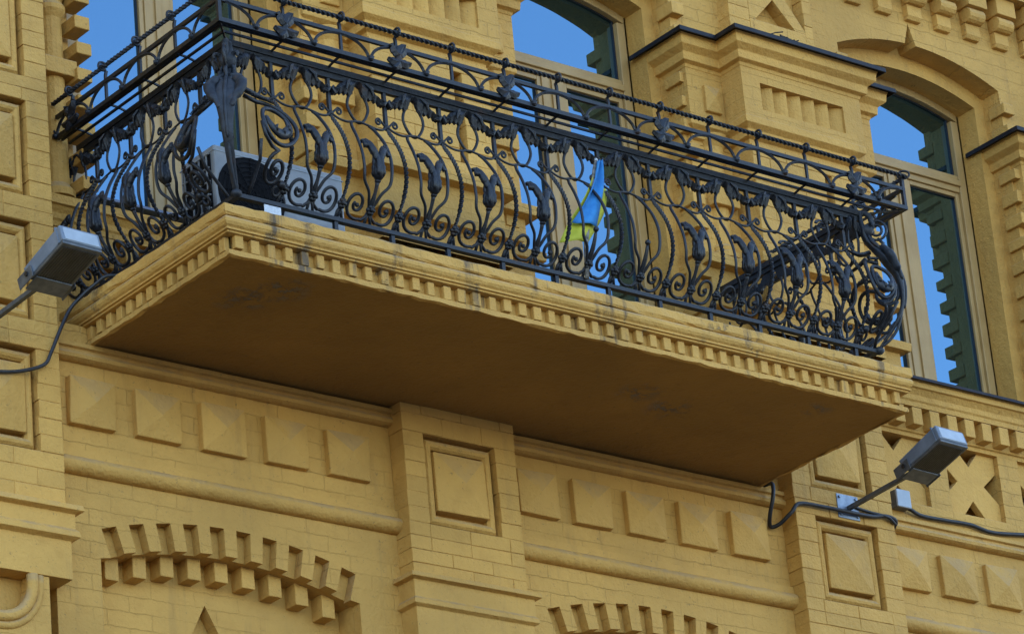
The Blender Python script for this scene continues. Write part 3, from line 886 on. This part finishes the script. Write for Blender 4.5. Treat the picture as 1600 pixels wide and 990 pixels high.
def scroll(sg):
    """C-scroll in the gap between twisted bar and tulip foot"""
    c = SP/2; cx = c - sg*SP/4
    pts = [(c-sg*.006, .178), (c-sg*.016, .15), (c-sg*.045, .128)]
    sp_ = spiral(cx, .192, .070, .012, R_(-60 if sg > 0 else -120), 1.45, 34, -sg)
    return MB().tube(on(pts)+on(sp_), [BR*.9]*3+[BR*(.92-.1*i/34) for i in range(35)], 6).ball(Q(cx+.006, .190), .0125, 6).mesh('scroll', IRON, True)
m_sc = [scroll(1), scroll(-1)]
def foot_knot(tul):
    mb = MB(); z = .178
    s = SP/2 if tul else 0
    for k_ in range(6):
        a = k_*math.pi/3; mb.ball(Q(s+.017*math.cos(a), z+.014*math.sin(a), .010), .0125, 6)
    mb.ball(Q(s, z, .018), .013, 6)
    for sg in (-1, 1): mb.tube([Q(s, z-.01), Q(s+sg*.012, .145), Q(s+sg*.020, .108)], BR*.8, 6)
    return mb.mesh('foot_rosette', IRON, True)
m_fk = [foot_knot(False), foot_knot(True)]

def module(parent, loc, rz, sx, tul=True, body=True, post=True):
    sc = (sx, 1, 1)
    L = lambda nm, me: link(nm, me, parent, loc, rz, sc)
    if post:
        L('post', m_post); L('twisted_bar', m_tw); L('scroll_clasp', m_ct); L('foot_rosette', m_fk[0])
    if body:
        L('plain_bar', m_pb[0]); L('plain_bar', m_pb[1]); L('oval_ring', m_ov); L('leaf_garland', m_gl)
        L('tulip', m_tu) if tul else L('bare_stem', m_sb)
        L('scroll', m_sc[0]); L('scroll', m_sc[1]); L('foot_rosette', m_fk[1])
NP = 12
for i in range(NP):
    module(RAIL, (X0P+SP*i, RY, 0), 0, 1, tul=(i not in (5, 6)), body=i < NP-1)
LSP = .318
for i in range(5):        # left return: runs from the wall to the corner
    module(RAIL, (RX0, -.845+LSP*(i+0), 0), -math.pi/2, LSP/SP, body=i > 0)
for i in range(4):        # right return
    module(RAIL, (RX1, -.845+LSP*i, 0), math.pi/2, LSP/SP, body=i < 3)

# rails
KR = 1.85          # the rack reaches further out over the right return
def ubar(off, z, w, h, y_end=.265):
    ro = off*KR
    pth = [(RX0-off, y_end), (RX0-off, RY-off), (RX1+ro, RY-off), (RX1+ro, y_end)]
    return MB().sweep(pth, [(-w, z-h), (w, z-h), (w, z+h), (-w, z+h), (-w, z-h)], cap=True)
ubar(0, HZ+.012, .022, .016).build('handrail', IRON, RAIL, bevel=.004)
ubar(0, HZ-.018, .013, .016).build('handrail_underbar', IRON, RAIL)
ubar(0, .100, .017, .011).build('bottom_rail', IRON, RAIL, bevel=.003)
for i in range(0, NP):
    x = X0P-.02+SP*i*1.0
    if x < RX1-.03: MB().box(x-.011, x+.011, RY-.010, RY+.010, -.004, .092).build('rail_foot', IRON, RAIL)
for x in (RX0-.0, RX1):
    for y in (-.75, -.4, -.05): MB().box(x-.01, x+.01, y-.011, y+.011, -.004, .092).build('rail_foot', IRON, RAIL)

# corner consoles: a swelling acanthus stem on each outer corner with big scrolls on both flanks
def console(cx, cy, dx):
    cn = part('corner_console', RAIL)
    d = Vector((dx, -1, 0)).normalized(); sd_ = Vector((-d.y, d.x, 0)); d = d*(.92 if dx > 0 else .85)
    prof = [(.95, .01, .024), (.90, .012, .030), (.86, .016, .040), (.835, .022, .046), (.81, .020, .042), (.77, .035, .040), (.73, .065, .040), (.70, .09, .046), (.67, .115, .056),
            (.635, .14, .064), (.60, .165, .066), (.565, .185, .060), (.53, .195, .052), (.48, .205, .042), (.42, .205, .034), (.36, .195, .028), (.30, .17, .024), (.24, .13, .022), (.18, .08, .018), (.13, .035, .015), (.095, .01, .014)]
    pts = smooth_path([Vector((cx, cy, z))+d*o for z, o, r in prof], 3)
    rs = []
    for i in range(len(prof)-1):
        for k_ in range(3): rs.append(prof[i][2]+(prof[i+1][2]-prof[i][2])*k_/3)
    rs.append(prof[-1][2])
    MB().tube(pts, rs, 12, flat=.45, up=tuple(d)).build('acanthus_stem', IRON2, cn, smooth=True)
    lv = MB()
    B = lambda z, o, w: Vector((cx, cy, z))+d*o+sd_*w
    for sg in (-1, 1):
        # drooping lobes that give the stem its heart shape, then ribs down the stem
        lv.tube(smooth_path([B(.735, .085, sg*.012), B(.70, .125, sg*.05), B(.655, .155, sg*.078), B(.605, .178, sg*.072), B(.555, .198, sg*.046), B(.50, .212, sg*.024)], 4),
                [.012]*4+[.026]*4+[.034]*4+[.030]*4+[.020]*4+[.006], 8, flat=.7, up=tuple(d))
        lv.tube(smooth_path([B(.80, .045, sg*.026), B(.76, .062, sg*.034), B(.72, .095, sg*.036), B(.69, .12, sg*.02)], 4), [.008]*4+[.014]*4+[.012]*4+[.005], 6)
    lv.tube(smooth_path([B(.83, .05, 0), B(.74, .09, 0), B(.66, .16, 0), B(.56, .212, 0), B(.44, .226, 0), B(.34, .205, 0)], 4), [.006]*4+[.011]*4+[.013]*4+[.011]*4+[.008]*4+[.004], 6)
    lv.build('acanthus_leaf', IRON2, cn, smooth=True)
    tp = MB()          # cup and curl under the rail
    tp.tube([B(.79, .03, 0), B(.815, .035, 0), B(.84, .04, 0), B(.862, .042, 0)], [.030, .042, .052, .040], 10, flat=.8, up=tuple(d))
    tp.tube(smooth_path([B(.80, .04, 0), B(.86, .075, 0), B(.92, .07, 0), B(.95, .035, 0), B(.93, .01, 0)], 4), [.014]*4+[.017]*4+[.016]*4+[.012]*4+[.008], 8)
    for sg in (-1, 1):
        tp.tube(smooth_path([B(.84, .05, sg*.02), B(.862, .07, sg*.045), B(.85, .08, sg*.062), B(.835, .075, sg*.055)], 4), [.012]*4+[.011]*4+[.008]*4+[.003], 6)
    tp.build('cup', IRON2, cn, smooth=True)
    MB().ball(Vector((cx, cy, .105))+d*.02, .03, 8, .8).build('foot_ball', IRON2, cn, smooth=True)
    # scrolls on both flanks, in the planes of the two railings, swelling with the belly
    for flank in (0, 1):
        def G(s, z, e=0):        # s measured from the corner along the flank
            if dx > 0 and flank == 0: s = s*.62-.02
            o = bell(z)*(1.25)+e+.05*max(0, 1-s/.26)*min(1, bell(z)*9)
            return (cx-dx*s, cy-o, z) if flank == 0 else (cx+dx*o, cy+s, z)
        W_ = .26 if flank == 0 else .255
        sm = MB()
        big = spiral(.150, .455, .150, .075, R_(120), 1.6, 54, -1)
        sm.tube([G(.02, .625)]+[G(s, z) for s, z in big], [BR*1.15]*56, 6)
        bl = spiral(.150, .462, .085, .060, R_(175), .6, 16, 1)
        sm.tube([G(s, z, .01) for s, z in bl], [.010+.018*math.sin(math.pi*i/16) for i in range(17)], 6, flat=.45)
        for k_ in range(3):
            s, z = bl[5+3*k_]
            sm.tube([G(s, z, .012), G(s+.004*(k_-1), z+.022, .02), G(s+.014, z+.040, .018)], [.014, .010, .003], 5)
        lo = spiral(.165, .235, .074, .012, R_(100), 1.75, 40, 1)
        sm.tube([G(.03, .43), G(.05, .36), G(.10, .318)]+[G(s, z) for s, z in lo], BR, 6)
        sm.tube([G(.02, .33), G(.05, .25), G(.07, .16), G(.06, .11)], BR*.9, 6)
        sm.ball(G(.235, .19), .022, 8); sm.ball(G(.165, .235), .014, 6)
        sm.tube([G(s, z) for s, z in spiral(.215, .165, .045, .012, R_(160), 1.2, 20, -1)], BR*.8, 6)
        # stay with a spring-like coil, thin bar and leaf under the rail
        sm.tube([G(.03, .69, .03), G(.10, .672, .02), G(.18, .66, .01), G(.25, .69)], [.015, .012, .008, .006], 6)
        coil = [G(.05+.13*i/60, .625+.009*math.sin(i*1.15)-.0003*i, .03+.009*math.cos(i*1.15)) for i in range(61)]
        sm.tube(coil, .004, 4)
        # oval under the handrail
        ov = [G(.135+.062*math.cos(R_(112)+R_(316)*i/24), .775+.088*math.sin(R_(112)+R_(316)*i/24)) for i in range(25)]
        sm.tube(ov, TH*1.25, 6)
        sm.build('flank_scrolls', IRON, cn, smooth=True)
        lf = MB()
        for sg in (-1, 1):
            fn = (lambda x, y, z: (cx-dx*x, cy+y, z)) if flank == 0 else (lambda x, y, z: (cx-dx*y, cy+x, z))
            leaf_half(lf, sg, .135 if not (dx > 0 and flank == 0) else .07, fn, .70 if not (dx > 0 and flank == 0) else .36)
        lf.build('corner_leaf', IRON, cn)
    # scrolls in the diagonal plane, between the corner and the swelling stem
    dg = MB()
    D_ = lambda o, z: Vector((cx, cy, z))+d*o
    dg.tube([D_(o, z) for o, z in spiral(.105, .44, .088, .030, R_(60), 1.6, 44, -1)], BR, 6)
    dg.tube([D_(o, z) for o, z in spiral(.098, .44, .055, .045, R_(180), .55, 14, 1)], [.006+.014*math.sin(math.pi*i_/14) for i_ in range(15)], 6)
    dg.tube([D_(o, z) for o, z in spiral(.075, .245, .058, .012, R_(80), 1.5, 34, 1)], BR*.9, 6)
    dg.tube(smooth_path([D_(.02, .12), D_(.09, .16), D_(.15, .23), D_(.185, .32)]), BR*.9, 6)
    dg.build('diagonal_scrolls', IRON2, cn, smooth=True)
    # open ring beside the corner under the rack
    rg = MB()
    e = Vector((dx, 0, 0)) if dx > 0 else Vector((0, -1, 0))
    cc = Vector((cx, cy, .835))+d*.10
    for r_ in (.060, .032):
        rg.tube([cc+d*r_*math.cos(a)+Vector((0, 0, r_*math.sin(a))) for a in [i*2*math.pi/20 for i in range(20)]], .0085, 6, closed=True)
    rg.tube([cc+Vector((0, 0, -.05)), cc+d*.03+Vector((0, 0, -.085)), cc+d*.005+Vector((0, 0, -.12)), cc+d*.03+Vector((0, 0, -.165)), cc+d*.075+Vector((0, 0, -.205))], [.009, .011, .009, .010, .012], 6)
    rg.build('ring_scroll', IRON, cn, smooth=True)
console(RX0, RY, -1)
console(RX1, RY, 1)

# planter rack that leans out from the handrail
RK = part('planter_rack', RAIL)
RO = .135; RZ = .985
ubar(RO, RZ, .011, .012).build('rack_rail', IRON, RK)
ubar(RO, RZ+.118, .009, .0105).build('rack_rail', IRON, RK)
for o, z in ((RO-.028, RZ-.006), (RO-.072, RZ-.014)): ubar(o, z, .0055, .006).build('rack_rod', IRON, RK)
def twisted_run(a, b):
    a, b = Vector(a), Vector(b); n = int((b-a).length/.011)
    return MB().tube([a.lerp(b, i/n) + Vector((0, 0, random.uniform(-.0008, .0008))) for i in range(n+1)], .0138, 4, twist=52)
TZ = RZ+.195; TO = RO+.018
x0, x1, yf = RX0-TO, RX1+RO*KR+.018, RY-TO
twisted_run((x0, .27, TZ), (x0, yf, TZ)).build('twisted_rail', IRON, RK)
twisted_run((x0, yf, TZ), (x1, yf, TZ)).build('twisted_rail', IRON, RK)
twisted_run((x1, yf, TZ), (x1, .12, TZ)).build('twisted_rail', IRON, RK)
# one bar with its curl and the cross rod, local origin on the handrail
def rack_bar(corner=False):
    mb = MB()
    sp_ = [(-RO-.004+.0*0, RZ+.15)]
    crl = []
    for i in range(18):
        a = R_(180) - R_(380)*i/17
        r = .030-.008*i/17
        crl.append((0, -TO-.0+r*math.cos(a)*1.0, TZ+r*math.sin(a)))
    pts = [(0, -RO+.0, RZ-.006), (0, -RO, RZ+.10), (0, -RO-.0, RZ+.15)]
    crl = [(0, -TO+.026*math.cos(a)*(1-.012*i)+.0, TZ+.004+.026*math.sin(a)*(1-.012*i)) for i, a in enumerate([R_(0)+R_(330)*k/15 for k in range(16)])]
    mb.tube(smooth_path(pts+[(0, -RO+.006, RZ+.178)], 4), .0098, 4)
    mb.tube(crl, .0075, 6)
    mb.ball((0, -TO, TZ), .018, 8)
    mb.tube([(0, 0, HZ+.018), (0, -RO*.5, RZ-.016), (0, -RO, RZ-.010)], .0068, 4)
    return mb
m_rb = rack_bar().mesh('rack_bar', IRON)
def rack_arch():
    mb = MB(); c = SP/2
    for sg in (-1, 1):
        pts = [(c+sg*(.006+(c-.006)*math.sin(t)), -RO-.004, RZ+.004+.104*(1-math.cos(t))) for t in [i*math.pi/2/10 for i in range(11)]]
        # foot vertical at the node, level at the bar
        pts = [(c+sg*(.006+(c-.008)*(1-math.cos(t))), -RO-.004, RZ+.004+.106*math.sin(t)) for t in [i*math.pi/2/10 for i in range(11)]]
        mb.tube(pts, .0088, 5)
    mb.ball((c, -RO-.010, RZ+.008), .0185, 8, .9)
    mb.tube([(c-.017, -RO-.014, RZ+.022), (c, -RO-.018, RZ+.004), (c+.017, -RO-.014, RZ+.022)], .006, 5)
    return mb
m_ra = rack_arch().mesh('rack_arch', IRON)
def rack_leaf():
    mb = MB(); rnd = random.Random(5)
    for (px, pz, ang, L, w_) in ((0, .05, 90, .095, .026), (0, .065, 28, .072, .022), (0, .065, 152, .072, .022), (0, .03, -25, .072, .022), (0, .03, 205, .072, .022), (0, .05, -90, .075, .024), (.012, .06, 62, .05, .016), (-.012, .06, 118, .05, .016)):
        a = R_(ang); n_ = 8
        cl = [(px+L*t*math.cos(a+.5*t*(1 if 90 > ang > -90 else -1)), RZ+pz+L*t*math.sin(a+.5*t*(1 if 90 > ang > -90 else -1))) for t in [i/n_ for i in range(n_+1)]]
        ww = [w_*math.sin(math.pi*(.15+.80*i/n_))**.7+.004*abs(math.sin(i*2.1)) for i in range(n_+1)]
        v, f = leaf_plate(cl, ww, ww, .008, .012, -RO-.016-rnd.uniform(0, .006)); mb.add(v, f)
    return mb
m_rl = rack_leaf().mesh('rack_leaf', IRON)
fx = [X0P+SP*i for i in range(NP)]
for i, x in enumerate(fx):
    link('rack_bar', m_rb, RK, (x, RY, 0))
    if i < NP-1: link('rack_arch', m_ra, RK, (x, RY, 0))
    if i in (0, 2, 4, 7, 11): link('rack_leaf', m_rl, RK, (x, RY, 0))
link('rack_arch', m_ra, RK, (X0P-SP, RY, 0)); link('rack_arch', m_ra, RK, (fx[-1], RY, 0))
for x, rz in ((RX0, -math.pi/2), (RX1, math.pi/2)):
    for i in range(4):
        y = -.845+LSP*i
        ks = (1, KR if rz > 0 else 1, 1)
        link('rack_bar', m_rb, RK, (x, y, 0), rz, ks)
        if i < 4: link('rack_arch', m_ra, RK, (x, y, 0), rz, (LSP/SP, ks[1], 1))
        if i == 3: link('rack_leaf', m_rl, RK, (x, y, 0), rz, ks)
    link('rack_arch', m_ra, RK, (x, -.845-LSP if rz > 0 else -.845+4*LSP, 0), rz, (LSP/SP, ks[1], 1))
for x in (RX0-RO, RX1+RO*KR):
    sg = -1 if x < 1 else 1
    mb = MB().box(x-.010, x+.010, RY-RO-.010, RY-RO+.010, RZ-.012, RZ+.19)
    mb.tube([(RX0 if sg < 0 else RX1, RY, HZ+.01), (x, RY-RO, RZ-.008)], .007, 4)
    for k_ in range(1, 16): pass
    crl = [(x+sg*(.01+.024*math.sin(a)), RY-RO-.01-.024*math.sin(a), TZ+.012-.024*math.cos(a)) for a in [R_(-20)+R_(330)*k_/15 for k_ in range(16)]]
    mb.tube(crl, .0065, 6).ball((x+sg*.012, RY-RO-.012, TZ), .015, 8)
    mb.build('rack_corner', IRON, RK)

# ------------------------------------------------------------------ things on the balcony
AC = thing('air_conditioner', 'white air conditioner unit with round dark fan grille behind the railing', 'air conditioner', (.2, -.86, 0))
ac = MB().box(0, .80, 0, .30, .035, .505); ac.build('casing', ACW, AC, bevel=.012)
MB().box(-.003, .803, -.003, .303, .47, .474).build('top_seam', GREYP, AC)
MB().box(.08, .14, -.01, .31, 0, .034).box(.66, .72, -.01, .31, 0, .034).build('foot', ACG, AC)
fan = MB().tube([(.215, -.004, .265), (.215, -.0009, .265)], .205, 32); fan.build('fan_opening', ACG, AC)
for r_ in (.025, .05, .075, .10, .125, .15, .175, .20):
    MB().tube([(.215+r_*math.cos(a), -.012, .265+r_*math.sin(a)) for a in [i*2*math.pi/28 for i in range(28)]], .0022, 4, closed=True).build('grille_ring', ACG, AC)
for k_ in range(6):
    a = k_*math.pi/6; MB().tube([(.215-.2*math.cos(a), -.009, .265-.2*math.sin(a)), (.215+.2*math.cos(a), -.009, .265+.2*math.sin(a))], .0022, 4).build('grille_spoke', ACG, AC)
MB().box(-.006, -.001, .03, .27, .07, .46).build('side_coil', ACG, AC)
sg_ = MB()
for k_ in range(4): sg_.box(-.016, -.008, .05+.065*k_, .056+.065*k_, .06, .47)
for k_ in range(6): sg_.box(-.017, -.009, .03, .27, .08+.075*k_, .086+.075*k_)
sg_.build('side_grid', ACW, AC)

FLAG = thing('small_flag', 'small blue and yellow flag on a stick tied to the railing', 'flag', (2.395, -1.13, .1)); FLAG.scale = (1, 1, .95)
stick = MB().tube([(-.03, 0, .0), (-.012, .0, .22), (.10, -.0, .70), (.118, 0, .76)], [.012, .0125, .009, .008], 8)
stick.build('stick', WOOD, FLAG, smooth=True)
MB().ball((.12, 0, .765), .011, 8).build('stick_tip', PAPER, FLAG, smooth=True)
def cloth(edge0, edge1, name, material, n=14, m_=8, wob=.016, ph=0):
    """drooping cloth between two edges (poly lines of equal length)"""
    a = smooth_path([Vector(p) for p in edge0], 5); b = smooth_path([Vector(p) for p in edge1], 5)
    k = min(len(a), len(b)); vs = []
    for i in range(k):
        for j in range(m_+1):
            t = j/m_; p = a[i].lerp(b[i], t)
            p = p+Vector((0, -wob*math.sin(t*7+i*.25+ph)-.01*t, 0)); vs.append(p)
    fs = [(i*(m_+1)+j, i*(m_+1)+j+1, (i+1)*(m_+1)+j+1, (i+1)*(m_+1)+j) for i in range(k-1) for j in range(m_)]
    o = MB().add(vs, fs).build(name, material, FLAG, smooth=True)
    sm = o.modifiers.new('t', 'SOLIDIFY'); sm.thickness = .002
    return o
cloth([(.108, -.02, .745), (.058, -.02, .60), (-.03, -.025, .44), (-.115, -.03, .315)], [(.138, -.015, .755), (.125, -.015, .61), (.092, -.02, .46), (.058, -.022, .325)], 'blue_cloth', BLUE)
cloth([(.085, .008, .66), (.005, .008, .50), (-.095, .004, .35), (-.185, .0, .19)], [(.160, .01, .58), (.150, .01, .47), (.105, .004, .37), (.01, 0, .235)], 'yellow_cloth', YLW, ph=1)

PLK = MB().box(.58, .83, -1.05, -1.0, .0, .020).build('green_board', MINT)
tag(PLK, 'thin green board lying on the balcony floor near the air conditioner', 'board')
PL2 = MB().box(.84, 1.02, -1.055, -1.00, .0, .028).build('dark_sill_strip', SILL)
tag(PL2, 'dark blue strip lying beside the green board', 'strip')
SHEET = MB().box(.26, .36, -1.172, -1.168, .002, .05).build('paper_sticker', PAPER)
tag(SHEET, 'small white sticker standing on the slab edge at the left corner', 'sticker')

# ------------------------------------------------------------------ floodlights
def floodlight(loc, label, tilt, yaw):
    t = thing('floodlight', label, 'floodlight', loc, 'grey floodlights on wall arms')
    pl = MB().box(-.085, .085, -.008, 0, -.075, .075); pl.build('base_plate', STEEL, t, bevel=.003)
    for sx in (-1, 1):
        for sz in (-1, 1): MB().tube([(sx*.065, -.008, sz*.055), (sx*.065, -.017, sz*.055)], .009, 6).build('bolt', STEEL, t)
    e = Vector((.025, -.52, .03))
    MB().tube([(0, -.004, -.01), tuple(e)], .0185, 4).build('arm', ARM, t, bevel=.003)
    h = part('lamp_head', t); h.location = e; h.rotation_euler = (tilt, 0, yaw)
    w = .118; L = .36
    body = MB()
    body.hexa([(-w, -L, -.035), (w, -L, -.035), (w, -.05, -.035), (-w, -.05, -.035)], [(-w, -L, .058), (w, -L, .058), (w, -.03, .04), (-w, -.03, .04)])
    body.build('housing', LAMP, h, bevel=.008)
    MB().box(-w*.86, w*.86, -L-.004, -L+.01, -.03, .045).build('end_cover', GREYP, h, bevel=.004)
    MB().box(-w-.004, w+.004, -L+.03, -L+.04, -.034, .062).build('lid_seam', LAMP, h)
    rim = MB().box(-w*.98, w*.98, -L+.006, -.06, -.052, -.0355); rim.build('lens_frame', ARM, h, bevel=.004)
    ln = MB()
    for k_ in range(14): ln.box(-w*.88+k_*w*1.76/14, -w*.88+(k_+.6)*w*1.76/14, -L+.03, -.09, -.0565, -.0525)
    ln.build('lens', LAMPD, h)
    br = MB().box(-w*.9, w*.9, -.10, .0, -.062, -.053).box(-w-.010, -w-.004, -.10, .02, -.06, .01).box(w+.004, w+.010, -.10, .02, -.06, .01)
    br.build('bracket', ARM, h, bevel=.003)
    MB().tube([(-w-.018, -.06, -.02), (w+.018, -.06, -.02)], .013, 8).build('pivot_bolt', CABLE, h)
    return t
floodlight((-.665, 0, -.335), 'grey floodlight on an arm beside the left end of the balcony', R_(-17), R_(3))
floodlight((5.205, 0, -.32), 'grey floodlight on an arm below the right end of the balcony', R_(-17), R_(3))

# ------------------------------------------------------------------ cables and junction box
def cable(name, pts, r, label):
    o = MB().tube(smooth_path(pts, 8), r, 8).build(name, CABLE, smooth=True)
    return tag(o, label, 'cable')
cable('cable', [(-.70, -.012, -.40), (-.735, -.02, -.46), (-.725, -.02, -.545), (-.651, -.02, -.573), (-.578, -.02, -.566), (-.447, -.02, -.537), (-.321, -.025, -.482), (-.278, -.03, -.408), (-.214, -.03, -.263), (-.145, -.02, -.139), (-.083, -.05, -.06), (-.036, -.10, -.01), (.0, -.14, .022), (.06, -.16, .03)], .0098,
      'black cable sagging from the left pilaster up to the balcony')
cable('cable', [(4.655, .10, -.24), (4.641, .02, -.262), (4.617, .0, -.35), (4.622, .05, -.45), (4.665, .10, -.492), (4.70, .06, -.485), (4.739, -.01, -.43), (4.805, -.02, -.369), (5.007, -.022, -.36), (5.149, -.03, -.363), (5.364, -.022, -.357), (5.496, -.022, -.335), (5.58, -.01, -.35), (5.60, .06, -.39)], .0125,
      'black cable running from the soffit across the right floodlight plate')
cable('cable', [(5.25, -.012, -.315), (5.282, -.015, -.32), (5.373, -.016, -.329), (5.495, -.03, -.343), (5.57, -.012, -.37)], .009,
      'short thin black cable from the right floodlight plate round the pilaster edge')
cable('cable', [(5.766, .09, -.187), (5.816, .085, -.203), (5.917, .10, -.22), (6.104, .10, -.218), (6.32, .10, -.211), (6.506, .10, -.231), (6.786, .10, -.202), (7.013, .10, -.178), (7.6, .10, -.17)], .0125,
      'black cable leaving the grey junction box to the right')
JB = thing('junction_box', 'small pale grey junction box on the wall right of the floodlight', 'junction box', (5.74, .12, -.155))
MB().box(-.055, .055, -.052, 0, -.055, .055).build('box_body', ARM, JB, bevel=.004)
MB().box(-.056, .056, -.068, -.052, -.056, .056).build('lid', GREYP, JB, bevel=.005)
nest = MB(); rn = random.Random(11)
for k_ in range(60):
    c0 = Vector((5.05+rn.gauss(0, .05), -.14+rn.uniform(-.04, .04), 2.60+rn.uniform(0, .045)))
    dv = Vector((rn.uniform(-1, 1), rn.uniform(-.6, .6), rn.uniform(-.35, .45))).normalized()*rn.uniform(.02, .06)
    nest.tube([c0-dv, c0+Vector((0, 0, .006)), c0+dv], .0042, 4)
nest.ball((5.06, -.14, 2.605), .05, 8, .6).ball((4.99, -.14, 2.605), .04, 8, .6)
tag(nest.build('twig_nest', noisy('dry_twigs', (.012, .010, .008), (.05, .04, .028), 40, .85)), 'dark clump of twigs on the black cornice flashing', 'nest')
